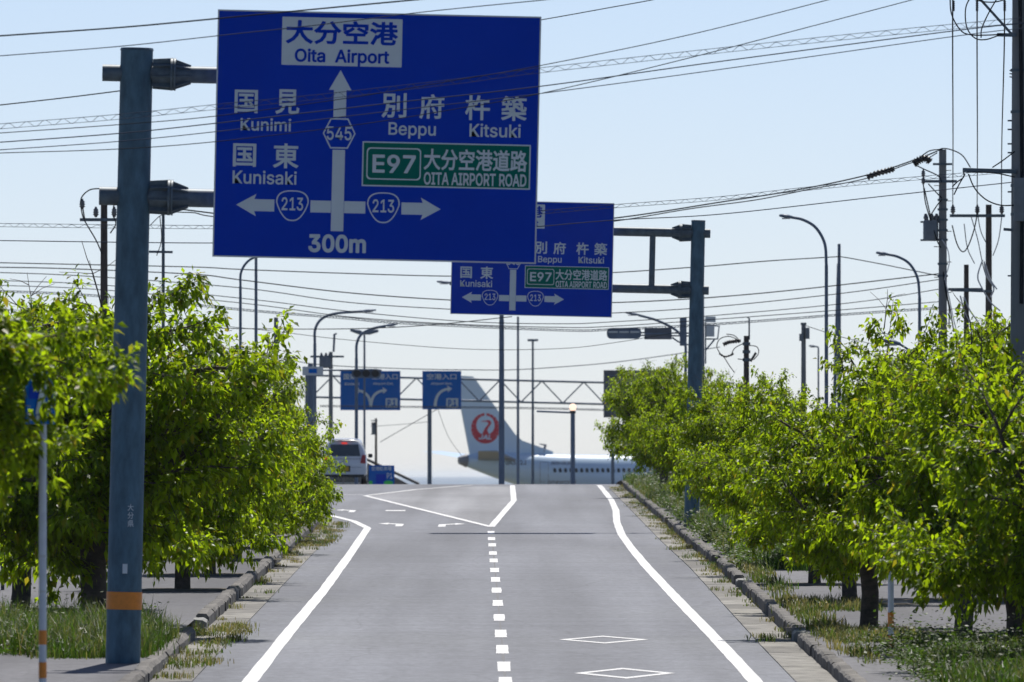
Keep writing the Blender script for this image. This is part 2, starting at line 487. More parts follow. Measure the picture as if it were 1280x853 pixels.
def kerb_run(side, label):
    root = bpy.data.objects.new('kerb', None); COL.objects.link(root); root['kind'] = 'structure'
    f = kl if side < 0 else kr
    gaps = [(1.145, 1.195), (1.66, 1.73)] if side < 0 else [(1.125, 1.14), (1.40, 1.46), (1.59, 1.63), (2.05, 2.09)]
    ends = [1.205, 1.66] if side < 0 else [1.145, 1.45]
    y, i = 128.0, 0
    rk = random.Random(5 if side < 0 else 9)
    while y < 436:
        u = (y + 1) / D1
        if any(a < u < b for a, b in gaps):
            y += 2.0; continue
        x = f(y + 1) + side * 0.10
        dx = f(y + 2) - f(y)
        me = KM[rk.randrange(7)]; o = None
        sink = 0.0 if u > 1.15 else 0.04
        o = place('kerb_stone', me, root, (x + rk.uniform(-.008, .008), y + 1, H(y + 1) + 0.035 - sink + rk.uniform(-.008, .008)),
                  (math.atan((H(y + 2) - H(y)) / 2) + rk.uniform(-.004, .004), 0, -math.atan(dx / 2) + rk.uniform(-.012, .012)))
        o.rotation_euler.y = rk.uniform(-.03, .03)
        y += 2.0
    for e in ends:
        yy = e * D1
        place('kerb_end', KE[0], root, (f(yy) + side * 0.10, yy - 2.0, H(yy - 2) + 0.0), (0.02, 0, 0), (1.15, 1, 0.9))
    return root
kerb_run(-1, 'l'); kerb_run(1, 'r')
def gutter_run(side):
    root = bpy.data.objects.new('gutter', None); COL.objects.link(root); root['kind'] = 'structure'
    f = kl if side < 0 else kr
    y = 130.0
    rk = random.Random(21 + side)
    for i in range(76):
        L_ = 3.97
        mb = MB()
        ia, ib = f(y), f(y + L_)
        wv = 0.52
        z0, z1 = H(y) + 0.012, H(y + L_) + 0.012
        s_ = -side
        tilt = rk.uniform(0, .006)
        top = [(ia, y, z0), (ia + s_ * wv, y, z0 + tilt), (ib + s_ * wv, y + L_, z1 + tilt), (ib, y + L_, z1)]
        bot = [(a, b, c - 0.03) for a, b, c in top]
        mb.add(top + bot, [(0, 1, 2, 3), (7, 6, 5, 4), (0, 4, 5, 1), (1, 5, 6, 2), (2, 6, 7, 3), (3, 7, 4, 0)])
        mb.build('gutter_slab', M['gutter'], root)
        y += 4.0
    return root
gutter_run(-1); gutter_run(1)

# ---- painted markings: each is a part of the road, a sheet 4 mm above it
def gline(pts, width, name='line_marking', dz=0.005, step=2.0, jitter=0.006):
    """ribbon of a real width along ground points (x, y)"""
    pp = []
    for i in range(len(pts) - 1):
        (xa, ya), (xb, yb) = pts[i], pts[i + 1]
        n = max(1, int(math.hypot(xb - xa, yb - ya) / step))
        for k in range(n): pp.append((xa + (xb - xa) * k / n, ya + (yb - ya) * k / n))
    pp.append(pts[-1])
    l, r = [], []
    for i, (x, y) in enumerate(pp):
        a = pp[max(i - 1, 0)]; b = pp[min(i + 1, len(pp) - 1)]
        t = Vector((b[0] - a[0], b[1] - a[1])).normalized()
        nx, ny = -t.y, t.x
        w0 = width / 2 + random.uniform(-jitter, jitter)
        l.append((x + nx * w0, y + ny * w0, H(y + ny * w0) + dz)); r.append((x - nx * w0, y - ny * w0, H(y - ny * w0) + dz))
    mb = MB(); mb.strip(r, l)
    return mb.build(name, M['paint'] if name != 'tar_seam' else M['seam'], road)
def smooth_pts(ps, k=2):
    for _ in range(k):
        q = [ps[0]]
        for a, b in zip(ps[:-1], ps[1:]):
            q += [(a[0]*.75 + b[0]*.25, a[1]*.75 + b[1]*.25), (a[0]*.25 + b[0]*.75, a[1]*.25 + b[1]*.75)]
        q.append(ps[-1]); ps = q
    return ps
pr = [(3.02, 100.0)] + [gp(*q) for q in ((945, 853), (894, 798), (847, 750), (796.7, 696), (771.5, 661), (769.5, 632), (751, 608.8), (748.5, 606.6))]
gline(smooth_pts(pr, 1), 0.19, 'edge_line')
pl = [(-3.1, 100.0)] + [gp(*q) for q in ((312, 853), (359, 793), (404, 739), (437, 694), (459.5, 660.5))]
gline(pl, 0.19, 'edge_line')
gline([gp(459.5, 660.5), gp(442, 652), gp(394, 640), gp(340, 630)], 0.19, 'edge_line', dz=0.009)
dash_v = [666, 673.7, 681.5, 691.8, 701, 713, 724.8, 738.2, 754.2, 772.3, 792.4, 812, 833.6, 853.5, 876]
for v in dash_v:
    u = 3.6 / ((v - HOR) / 100 + 1.1)
    y = u * D1
    xc = GX(613.5 + (v - 661) * 0.098, u)
    gline([(xc, y - 2.65), (xc - 0.01, y + 2.65)], 0.17, 'lane_dash', step=1.0)
gline([(GX(632.5, .93), .93*D1)] + [(GX(614.0 + (v - 661) * 0.094, 3.6 / ((v - HOR) / 100 + 1.1)), 3.6 / ((v - HOR) / 100 + 1.1) * D1) for v in (840, 800, 760, 720, 690, 661, 640, 620, 607)], 0.035, 'tar_seam', dz=0.0025)
ap = gp(613.8, 659)
gline([ap, gp(642.3, 626), gp(640.5, 606.8)], 0.18, 'zone_line')
gline([ap, gp(456, 620)], 0.17, 'zone_line', dz=0.009)
gline([gp(456, 620.2), gp(520, 612.5), gp(590, 606.8)], 0.17, 'zone_line', dz=0.013)
gline([gp(416, 618.6), gp(455, 618.6)], 0.5, 'line_marking')
mb = MB()
isl = [ap, gp(642.3, 626), gp(640.5, 606.8), gp(590, 606.8), gp(520, 612.5), gp(456, 620.2)]
N_ = 30
def edge_x(y):      # left and right limits of the painted island at distance y
    xs = []
    for (xa, ya), (xb, yb) in zip(isl, isl[1:] + isl[:1]):
        if min(ya, yb) <= y <= max(ya, yb) and abs(yb - ya) > 1e-6: xs.append(xa + (xb - xa) * (y - ya) / (yb - ya))
    return (min(xs), max(xs)) if len(xs) > 1 else None
rows = [(y_, edge_x(y_)) for y_ in np.linspace(ap[1] + .3, 434, N_)]
rows = [(y_, e_) for y_, e_ in rows if e_]
mb.strip([(e_[0], y_, H(y_) + .0035) for y_, e_ in rows], [(e_[1], y_, H(y_) + .0035) for y_, e_ in rows])
mb.build('worn_island', M['island'], road)
# turn arrows on the widened lanes
def arrow_mark(px, py, W, L, flip=1):
    x, y = gp(px, py)
    sh = [(-.10, -.5), (.10, -.5), (.10, .02), (.34, .16), (.34, .02), (.62, .26), (.34, .5), (.34, .34), (-.10, .14)]
    mb = MB()
    pts = [(x - flip * a * W, y + b * L, H(y + b * L) + 0.005) for a, b in sh]
    mb.flat(pts)
    return mb.build('turn_arrow', M['paint'], road)
arrow_mark(500, 656, 0.95, 8); arrow_mark(553, 656.5, 0.95, 8, -1)
arrow_mark(441, 638.8, 0.85, 8); gline([gp(482, 638.6), gp(507, 638.6)], 2.6, 'turn_arrow')
# two diamonds warning of the crossing
for (cx, cy, W, Lh) in ((754.5, 800, 1.27, 5.2), (780.5, 842, 1.27, 5.6)):
    x, y = gp(cx, cy)
    o_ = [(x, y - Lh/2), (x + W/2, y), (x, y + Lh/2), (x - W/2, y)]
    t = 0.76
    i_ = [(x + (a - x) * t, y + (b - y) * t) for a, b in o_]
    mb = MB()
    z = lambda q: (q[0], q[1], H(q[1]) + 0.005)
    for k in range(4):
        k2 = (k + 1) % 4
        mb.flat([z(o_[k]), z(o_[k2]), z(i_[k2]), z(i_[k])])
    mb.build('diamond_marking', M['paint'], road)

# ================================================================== ROAD SIGNS
def arrow_poly(pts): return pts
class SignPlane:
    """local picture-like frame: origin at the pole foot, rotated by the lean of the sign"""
    def __init__(s, bx, by, th, k): s.bx, s.by, s.th, s.k = bx, by, th, k
    def __call__(s, px, py):
        dx, dz = (px - s.bx) / s.k, (s.by - py) / s.k
        c, q = math.cos(s.th), math.sin(s.th)
        return dx * c - dz * q, dx * q + dz * c
def rrect(cx, cz, w_, h_, r, n=5):
    pts = []
    for (sx, sz, a0) in ((1, 1, 0), (-1, 1, 90), (-1, -1, 180), (1, -1, 270)):
        for i in range(n + 1):
            a = R(a0 + 90 * i / n)
            pts.append((cx + sx * (w_/2 - r) + r * math.cos(a), cz + sz * (h_/2 - r) + r * math.sin(a)))
    return pts
def flat_poly(pts, y, m, parent, name):
    cx = sum(p[0] for p in pts) / len(pts); cz = sum(p[1] for p in pts) / len(pts)
    mb = MB(); mb.flat([(x - cx, 0, z - cz) for x, z in pts])
    return mb.build(name, m, parent, (cx, y, cz))
def ring_poly(outer, inner, y, m, parent, name):
    n = len(outer)
    cx = sum(p[0] for p in outer) / n; cz = sum(p[1] for p in outer) / n
    mb = MB(); mb.add([(x - cx, 0, z - cz) for x, z in outer + inner], [(i, (i + 1) % n, n + (i + 1) % n, n + i) for i in range(n)])
    return mb.build(name, m, parent, (cx, y, cz))
def scale_poly(pts, w_):
    """inset an outline by w_ metres towards its centroid, roughly"""
    cx = sum(p[0] for p in pts) / len(pts); cz = sum(p[1] for p in pts) / len(pts)
    mx = max(abs(p[0] - cx) for p in pts); mz = max(abs(p[1] - cz) for p in pts)
    return [(cx + (x - cx) * (1 - w_ / mx), cz + (z - cz) * (1 - w_ / mz)) for x, z in pts]
TH = R(1.3)
def guide_sign(name, label, origin_px, base_px, d, k, height_m, with_distance, arms, pole, th=TH):
    """origin_px: picture spot of the panel's top left corner; the layout below is measured on the near sign (100 px per metre)"""
    L = SignPlane(base_px[0], base_px[1], th, k)
    loc = P(base_px[0], base_px[1], d)
    root = thing(name, label, 'road sign', loc, (0, th, 0))
    ox, oz = L(*origin_px)
    q = 100.0
    s1 = SignPlane(275, 15, th, q)
    def q_(px, py):
        a, b = s1(px, py); return ox + a, oz + b
    W = 4.0; Hh = height_m
    fy = -0.36
    # panel
    mb = MB(); mb.box((ox + W/2, fy, oz - Hh/2), (W, 0.03, Hh)); panel = mb.build('panel', M['blue'], root)
    mb = MB()
    e = 0.018
    for (c, dd) in (((ox + W/2, fy, oz + e/2), (W + 2*e, .045, e)), ((ox + W/2, fy, oz - Hh - e/2), (W + 2*e, .045, e)),
                    ((ox - e/2, fy, oz - Hh/2), (e, .045, Hh)), ((ox + W + e/2, fy, oz - Hh/2), (e, .045, Hh))): mb.box(c, dd)
    mb.build('edge_trim', M['alu'], root)
    mb = MB()
    for i in range(4): mb.box((ox + .5 + i * 1.0, fy + .045, oz - Hh/2), (.07, .06, Hh - .1))
    mb.build('back_rail', M['alu'], root)
    y1, y2, y3 = fy - .019, fy - .022, fy - .025
    w1 = M['swhite']
    Y = lambda n: fy - .016 - .003 * n
    def wh(px, py, wp, hp, s_, bold=0.02, m=w1, lv=2):
        cx, cz = q_(px, py); return lettering(s_, cx, cz, wp / q, hp / q, Y(lv), m, root, bold)
    # white destination box
    cx, cz = q_(428, 54)
    flat_poly(rrect(cx, cz, 1.50, 0.60, 0.01), Y(1), w1, root, 'white_box')
    wh(428, 42.5, 140, 30, '大分空港', 0.028, M['blue'])
    wh(428, 73.5, 118, 21, 'Oita  Airport', 0.022, M['blue'])
    wh(308.5, 128, 29, 29, '国'); wh(360, 128.5, 30, 31, '見'); wh(333, 157, 63, 16, 'Kunimi', 0.012)
    wh(306.5, 195, 29, 29, '国'); wh(358, 196, 32, 31, '東'); wh(331.5, 223, 80, 17, 'Kunisaki', 0.012)
    wh(493, 133, 31, 31, '別'); wh(540, 134.5, 31, 31, '府'); wh(515.5, 164.5, 59, 20, 'Beppu', 0.012)
    wh(597, 136, 31, 31, '杵'); wh(642.5, 137, 32, 31, '築'); wh(619, 164.5, 64, 17, 'Kitsuki', 0.012)
    if with_distance: wh(422, 305.5, 72, 23, '300m', 0.03)
    # arrows
    hx, hz = q_(424.5, 168); sx0, sz0 = q_(427.3, 89)
    bx0, bz0 = q_(423, 290)
    hw = .078
    vy = hx
    top = sz0
    flat_poly([(vy - hw, hz + .205), (vy + hw, hz + .205), (vy + hw, top - .25), (vy + .14, top - .25), (vy, top), (vy - .14, top - .25), (vy - hw, top - .25)], Y(1), w1, root, 'arrow')
    flat_poly([(vy - hw, bz0), (vy + hw, bz0), (vy + hw, hz - .205), (vy - hw, hz - .205)], Y(2), w1, root, 'arrow')
    lx, lz = q_(296, 256.5); rx, rz = q_(551, 263)
    zc = (lz + rz) / 2
    s1x, _ = q_(366, 261); s2x, _ = q_(479.5, 263)
    hwz = .075
    g = .225
    flat_poly([(lx, zc), (lx + .25, zc - .14), (lx + .225, zc - hwz), (s1x - g, zc - hwz), (s1x - g, zc + hwz), (lx + .225, zc + hwz), (lx + .25, zc + .14)], Y(1), w1, root, 'arrow')
    flat_poly([(s1x + g, zc - hwz), (vy - hw - .004, zc - hwz), (vy - hw - .004, zc + hwz), (s1x + g, zc + hwz)], Y(1), w1, root, 'arrow')
    flat_poly([(vy + hw + .004, zc - hwz), (s2x - g, zc - hwz), (s2x - g, zc + hwz), (vy + hw + .004, zc + hwz)], Y(1), w1, root, 'arrow')
    flat_poly([(s2x + g, zc - hwz), (rx - .225, zc - hwz), (rx - .25, zc - .14), (rx, zc), (rx - .25, zc + .14), (rx - .225, zc + hwz), (s2x + g, zc + hwz)], Y(1), w1, root, 'arrow')
    # hexagon of road 545
    hexa = [(hx - .205, hz), (hx - .11, hz - .19), (hx + .11, hz - .19), (hx + .205, hz), (hx + .11, hz + .19), (hx - .11, hz + .19)]
    ring_poly(hexa, scale_poly(hexa, .018), Y(2), w1, root, 'road_number_badge')
    lettering('545', hx, hz, .31, .17, Y(2), w1, root, 0.012)
    # rounded triangles of road 213
    for sx in (s1x, s2x):
        pts = []
        for t in np.linspace(0, 2 * math.pi, 37)[:-1]:
            c, s_ = math.cos(t), math.sin(t)
            rx_ = (abs(c) ** 0.75) * math.copysign(1, c); rz_ = (abs(s_) ** 0.8) * math.copysign(1, s_)
            zz = rz_ * (.15 if rz_ > 0 else .235)
            ww = .205 * (1.0 if rz_ > 0 else (1 + rz_ * 0.35))
            pts.append((sx + rx_ * ww, zc + .045 + zz))
        ring_poly(pts, scale_poly(pts, .017), Y(2), w1, root, 'road_number_badge')
        lettering('213', sx, zc + .025, .27, .165, Y(2), w1, root, 0.012)
    # green toll-road box
    cx, cz = q_(558, 208)
    flat_poly(rrect(cx, cz, 2.10, .56, .004), Y(1), w1, root, 'box_outline')
    flat_poly(rrect(cx, cz, 2.065, .525, .004), Y(2), M['green'], root, 'green_box')
    ex, ez = q_(492.5, 206)
    o_ = rrect(ex, ez, .68, .40, .05); ring_poly(o_, scale_poly(o_, .016), Y(3), w1, root, 'box_outline')
    wh(493, 206, 54, 23, 'E97', 0.02, w1, 3)
    wh(594.5, 201.5, 129, 27, '大分空港道路', 0.022, w1, 3)
    wh(594, 225.5, 128, 16, 'OITA AIRPORT ROAD', 0.02, w1, 3)
    # pole and arms
    pr_, ptop, pbx = pole
    tx, tz = L(*ptop); 
    mb = MB(); mb.tube([(tx, 0, -1.0), (tx, 0, tz)], [pr_ * 1.02, pr_ * 0.94], 28)
    mb.build('pole', M['steel'], root)
    mb = MB(); mb.tube([(tx, 0, tz), (tx, 0, tz + .03)], [pr_ * .99, pr_ * .93], 28); mb.build('pole_cap', M['steel2'], root)
    sgn = 1 if ox > tx else -1
    for (xa, xb, py, r_) in arms:
        _, az = L(xa, py)
        x0 = L(xa, py)[0]
        x1 = (ox + W - .3) if sgn > 0 else (ox + .3)
        mb = MB(); mb.tube([(x0, 0, az), (x1, 0, az)], r_, 18); mb.build('arm', M['steel2'], root)
        # ribbed flange joint next to the pole
        mb = MB()
        x2 = tx + sgn * pr_ * .95; x3 = x2 + sgn * .24; x4 = x2 + sgn * .48
        mb.tube([(x2, 0, az), (x3, 0, az), (x4, 0, az)], [r_ * 1.35, r_ * 1.35, r_ * 1.02], 18)
        mb.tube([(x3 - .015 * sgn, 0, az), (x3 + .015 * sgn, 0, az)], r_ * 1.95, 18)
        mb.tube([(x3 + .025 * sgn, 0, az), (x3 + .05 * sgn, 0, az)], r_ * 1.95, 18)
        for kk in range(8):
            a = math.pi * 2 * kk / 8 + .2
            c, s_ = math.cos(a), math.sin(a)
            p = lambda x, rr: (x, c * rr, az + s_ * rr)
            t_ = Vector((0, -s_, c)) * .008
            tri = [p(x2, r_), p(x2, r_ * 1.8), p(x3, r_ * 1.95), p(x4, r_ * 1.15), p(x4, r_)]
            vs = [Vector(v_) + t_ for v_ in tri] + [Vector(v_) - t_ for v_ in tri]
            mb.add(vs, [(0, 1, 2, 3, 4), (9, 8, 7, 6, 5)] + [(i, (i + 1) % 5, 5 + (i + 1) % 5, 5 + i) for i in range(5)])
        mb.build('flange', M['steel2'], root)
        mb = MB()
        for fx in (.25, .75):
            x = ox + W * fx
            mb = MB(); mb.box((x, -.17, az), (.08, .34, .30)); mb.build('clamp', M['alu'], root)
    return root, L, tx
near_sign, L1, tx1 = guide_sign('road_sign', 'large near blue airport direction sign marked 300m on grey pole with orange band', (275, 15), (156, 838), D1, 100.0, 3.05, True,
                    [(128, 0, 91, .105), (124, 0, 245, .115)], (.215, (171, 63), 0))
# orange band, prefecture lettering and label plate on the near pole
mb = MB(); mb.tube([(tx1, 0, L1(156, 762)[1]), (tx1, 0, L1(156, 740)[1])], .224, 28, cap=False); mb.build('reflective_band', M['band'], near_sign)
for i, ch in enumerate('大分県'):
    x, z = L1(164, 634.5 + i * 10); o = lettering(ch, x, z, .075, .085, -.2145, M['swhite'], near_sign, 0.01)
x, z = L1(157, 711); mb = MB(); mb.box((0, 0, 0), (.06, .008, .12)); mb.build('label_plate', M['swhite'], near_sign, (x, -.22, z))
far_sign, L2, tx2 = guide_sign('road_sign', 'far blue direction sign on grey pole at right, partly hidden behind the 300m sign', (567, 251), (863.5, 664), 300.0, 50.0, 2.82, False,
                    [(888, 0, 292, .115), (886, 0, 363, .115)], (.185, (873, 277), 0))
xs, za = L2(816, 292); _, zb = L2(816, 363)
mb = MB(); mb.tube([(xs, 0, za), (xs, 0, zb)], .075, 12); mb.build('strut', M['steel2'], far_sign)

# ================================================================== TREES
def tree_meshes(seed, height=4.6, radius=2.3, low=1.1, leaf=0.108, nprim=9, nleaf_mul=1.0, bare=1, forkh=None):
    r = np.random.default_rng(seed)
    wood = MB()
    twigs = []
    fork = r.uniform(1.05, 1.3) * height / 4.6
    if forkh: fork = forkh
    lean = r.uniform(-.12, .12, 2)
    base = np.array([0, 0, -0.15]); top = np.array([lean[0], lean[1], fork])
    mid = (base + top) / 2 + np.array([r.uniform(-.05, .05), r.uniform(-.05, .05), 0])
    tr = 0.155 * height / 4.6
    wood.tube([base, base + [0, 0, .22], mid, top], [tr * 1.45, tr * 1.08, tr, tr * .95], 10)
    def curve(p, d, L, up, n=5, wig=.12):
        pts = [p]; d = d / np.linalg.norm(d)
        for i in range(n):
            d = d + r.normal(0, wig, 3) + np.array([0, 0, up])
            d /= np.linalg.norm(d)
            pts.append(pts[-1] + d * L / n)
        return pts
    rad = 0
    def inside(p):
        zc = (height + low) / 2; hz = (height - low) / 2
        return (p[0]**2 + p[1]**2) / radius**2 + ((p[2] - zc) / hz)**2
    prim = []
    for i in range(nprim):
        az = 2 * math.pi * (i + r.uniform(-.3, .3)) / nprim
        el = R(r.choice([10, 20, 34, 48, 62])) if i else R(78)
        d = np.array([math.cos(az) * math.cos(el), math.sin(az) * math.cos(el), math.sin(el)])
        L = radius * .82 + (height - low - radius * .9) * .55 * math.sin(el)
        L *= r.uniform(.8, 1.08)
        pts = curve(top - np.array([0, 0, r.uniform(0, .15)]), d, L, -0.01 if el > .6 else -.03)
        rs = [tr * .55 * (1 - .16 * k) for k in range(6)]
        nk = 6
        while nk > 3 and (inside(pts[nk - 1]) > 1.3 or pts[nk - 1][2] < low * .9): nk -= 1
        wood.tube(pts[:nk], rs[:nk], 7); prim.append((pts, d))
        for j in range(12):
            t = (j + r.uniform(0, 1)) / 12 * .85 + .15
            f = t * 5; a = min(int(f), 4)
            p = pts[a] + (pts[a + 1] - pts[a]) * (f - a)
            dd = (pts[a + 1] - pts[a]); dd = dd / np.linalg.norm(dd)
            side = r.normal(0, 1, 3); side[2] = side[2] * .30 + .05
            side /= np.linalg.norm(side)
            L2_ = r.uniform(.7, 1.35) * radius / 2.3
            sp = curve(p, dd * .45 + side, L2_, -0.05, 4, .13)
            if inside(p) < 1.3 and sp[-1][2] > low * .85 and inside(sp[-1]) < 1.75: wood.tube(sp, [tr * .17 * (1 - .2 * k) for k in range(5)], 4)
            nt_ = 10
            for q in range(nt_):
                t2 = (q + r.uniform(0, 1)) / nt_ * .9 + .12
                f2 = min(t2, .999) * 4; b = int(f2)
                pp = sp[b] + (sp[b + 1] - sp[b]) * (f2 - b)
                d2 = sp[b + 1] - sp[b]; d2 = d2 / np.linalg.norm(d2)
                s2 = r.normal(0, 1, 3); s2[2] = s2[2] * .35 - .06; s2 /= np.linalg.norm(s2)
                d3 = d2 * .7 + s2; d3 /= np.linalg.norm(d3)
                twigs.append((pp, d3, r.uniform(.25, .62)))
            twigs.append((sp[-1], dd * .5 + side, .4))
    for i in range(bare):      # thin bare shoots poking out of the crown
        az = r.uniform(0, 6.28); rr = r.uniform(.2, .7) * radius
        p = np.array([rr * math.cos(az), rr * math.sin(az), low + (height - low) * .72])
        sh = curve(p, np.array([r.normal(0, .25), r.normal(0, .25), 1.0]), r.uniform(.4, .8), 0, 4, .1)
        wood.tube(sh, [.012, .010, .008, .006, .004], 3)
        for _ in range(3):
            k = r.integers(1, 4)
            wood.tube(curve(sh[k], r.normal(0, .5, 3) + np.array([0, 0, .6]), .4, 0, 2), [.006, .004, .003], 3)
    # leaves
    P0, D0, Lf = [], [], []
    for (p, d, L) in twigs:
        if inside(p) > 1.75 or p[2] < low * .85: continue
        d = d / np.linalg.norm(d)
        e = p + d * L
        wood.tube([p, e], [.007, .004], 3, cap=False)
        n = int(r.integers(28, 42) * nleaf_mul)
        ts = np.clip(r.uniform(.05, 1.1, n) ** .5, 0, 1)
        for t in ts:
            P0.append(p + d * L * t); D0.append(d); Lf.append(t)
    P0 = np.array(P0); D0 = np.array(D0); n = len(P0)
    P0 = P0 + r.normal(0, .012, (n, 3))
    P0 += r.normal(0, .05, (n, 3)); out = D0 * .55 + r.normal(0, .62, (n, 3)); out[:, 2] -= .55
    out /= np.linalg.norm(out, axis=1)[:, None]
    ref = r.normal(0, .35, (n, 3)) + np.array([0, 0, 1.0])
    side = np.cross(out, ref); side /= (np.linalg.norm(side, axis=1)[:, None] + 1e-6)
    nrm = np.cross(side, out)
    ln = leaf * r.uniform(.65, 1.25, n)[:, None]; wd = ln * .27
    st = P0 + out * ln * .15
    c = st + out * ln * .5 - nrm * ln * .07
    l = st + out * ln * .42 + side * wd + nrm * ln * .02
    q = st + out * ln * .42 - side * wd + nrm * ln * .02
    tip = st + out * ln * .95 + np.array([0, 0, -1]) * ln * .18
    V = np.stack([st, l, c, q, tip], 1).reshape(-1, 3)
    b = np.arange(n)[:, None] * 5
    Fc = np.concatenate([b + np.array([[0, 2, 1]]), b + np.array([[0, 3, 2]]), b + np.array([[1, 2, 4]]), b + np.array([[2, 3, 4]])], 1).reshape(-1, 3)
    me = bpy.data.meshes.new('crown')
    me.vertices.add(len(V)); me.vertices.foreach_set('co', V.astype(np.float32).ravel())
    me.loops.add(len(Fc) * 3); me.loops.foreach_set('vertex_index', Fc.astype(np.int32).ravel())
    me.polygons.add(len(Fc)); me.polygons.foreach_set('loop_start', np.arange(len(Fc), dtype=np.int32) * 3)
    me.polygons.foreach_set('loop_total', np.full(len(Fc), 3, np.int32))
    ca = me.color_attributes.new('leaf', 'FLOAT_COLOR', 'POINT')
    v1 = r.uniform(0, 1, n); v2 = np.where((np.array(Lf) > .9) & (r.uniform(0, 1, n) < .2), r.uniform(.3, 1, n), 0) + r.uniform(0, .08, n)
    cc = np.stack([np.repeat(v1, 5), np.repeat(v2, 5), np.zeros(n * 5), np.ones(n * 5)], 1).astype(np.float32)
    ca.data.foreach_set('color', cc.ravel())
    me.update(); me.validate()
    return wood, me, n
TV = []
for i, (h_, r_, lo) in enumerate(((4.8, 2.3, 1.3), (4.6, 2.1, 1.2), (4.2, 2.2, 1.25), (4.4, 2.0, 1.1), (4.0, 2.1, 1.2))):
    wd, cr, n = tree_meshes(100 + i, h_, r_, lo)
    wme = wd.mesh('trunk', M['bark']); cr.materials.append(M['leaf'])
    TV.append((h_, r_, wme, cr))
    print('tree', i, n, len(wd.f))
ntree = 0
def tree(px_x, u, height, rad, label, group=None, variant=None, rot=None, X=None, name='cherry_tree', cat='tree', squash=None):
    global ntree
    v = TV[variant if variant is not None else ntree % len(TV)]
    y = u * D1
    x = GX(px_x, u) if X is None else X
    s_, rs = height / v[0] * .96, rad / v[1] * .86
    t = thing(name, label, cat, (x, y, H(y) + (-.22 if (group and 'left' in group and u > 1) else 0.14)), (0, 0, rot if rot is not None else ntree * 2.399), group)
    t.scale = (rs, rs, s_)
    place('trunk', v[2], t); place('crown', v[3], t)
    ntree += 1
    return t
# left row, nearest first: (trunk column in the photograph, distance in units of 150 m, height, crown radius)
LT = [(118, None, 1.15, 6.5, 3.0, 'tall cherry tree right behind the grey sign pole with orange band, thick trunk in weeds'),
      (22, None, 1.24, 6.3, 2.7, 'cherry tree farthest left in the row, behind the blue crossing sign'),
      (228, None, 1.36, 5.7, 2.1, 'left cherry tree, first beyond the pole with orange band'),
      (262, None, 1.47, 5.2, 2.0, 'left cherry tree, second beyond the pole with orange band'),
      (296, None, 1.60, 4.7, 1.9, 'left cherry tree, third beyond the pole with orange band, by the gap in the kerb'),
      (322, None, 1.72, 4.2, 1.8, 'left cherry tree, fourth beyond the pole with orange band'),
      (338, None, 1.84, 4.1, 1.7, 'left cherry tree, fifth beyond the pole with orange band'),
      (340, None, 1.97, 4.1, 1.4, 'left cherry tree, sixth beyond the pole, above a patch of dry grass'),
      (344, None, 2.09, 4.05, 1.4, 'left cherry tree farthest up the row, its leaves hiding half the white car'),
      (338, None, 2.24, 4.2, 1.5, 'left cherry tree behind the row where the road widens'),
      (330, None, 2.42, 4.3, 1.6, 'left cherry tree on the far corner where the road widens')]
wdn, crn, _n = tree_meshes(200, 4.5, 2.9, 3.3, leaf=.125, nprim=10, nleaf_mul=1.1, bare=0, forkh=3.1)
crn.materials.append(M['leaf']); TV.append((4.5, 2.9, wdn.mesh('trunk', M['bark']), crn))
tree(None, .74, 3.95, 2.6, 'nearest cherry tree at left edge, blurred branches before the blue crossing sign', 'cherry trees along the left side of the road', X=-5.5, variant=5)
TV.pop()
for (px, X, u, h_, r_, lab) in LT: tree(px, u, h_, r_, lab, 'cherry trees along the left side of the road', X=X)
RT = [(None, 6.5, .965, 4.4, 2.5, 'nearest right cherry tree hanging over the bottom right corner, slightly blurred'),
      (1272, None, 1.03, 4.8, 2.3, 'dark trunked cherry tree at the right picture edge'),
      (1204, None, 1.12, 4.5, 2.2, 'right cherry tree with thick leaning trunk, second from the right edge'),
      (1086, None, 1.145, 4.0, 2.05, 'right cherry tree whose trunk stands just left of the orange and white pole'),
      (1062, None, 1.27, 3.7, 1.85, 'right cherry tree, first one beyond the orange and white pole'),
      (1190, None, 1.30, 5.2, 2.5, 'tall right cherry tree standing behind the first row'),
      (1018, None, 1.40, 3.4, 1.65, 'right cherry tree above the kerb gap'),
      (984, None, 1.52, 3.3, 1.7, 'right cherry tree with thin trunk beyond the kerb gap'),
      (955, None, 1.66, 3.6, 1.7, 'right cherry tree over the start of the tall grass'),
      (932, None, 1.79, 3.8, 1.7, 'right cherry tree over the middle of the tall grass'),
      (912, None, 1.92, 3.9, 1.65, 'right cherry tree over the far end of the tall grass'),
      (893, None, 2.08, 3.9, 1.6, 'right cherry tree just beyond the far blue sign pole'),
      (872, None, 2.24, 4.0, 1.75, 'right cherry tree, second beyond the far blue sign pole'),
      (852, None, 2.42, 4.15, 1.85, 'right cherry tree, third beyond the far blue sign pole'),
      (830, None, 2.60, 4.5, 2.1, 'right cherry tree in front of the grey signboard near the crest'),
      (826, None, 2.80, 4.6, 2.3, 'farthest right cherry tree at the crest in front of the aircraft')]
for (px, X, u, h_, r_, lab) in RT: tree(px, u, h_ * 1.1, r_, lab, 'cherry trees along the right side of the road', X=X)
# dark evergreen behind the big utility pole
wd, cr, n = tree_meshes(300, 7.5, 2.6, 2.0, leaf=.12, nprim=8, nleaf_mul=.8, bare=2)
t = thing('evergreen_tree', 'dark sparse evergreen tree behind the utility poles at the right edge', 'tree', (13.6, 340, H(340)), (0, 0, 1)); t.scale = (.9, .9, .86)
cr.materials.append(M['leafd']); wd.build('trunk', M['bark'], t); place('crown', cr, t)

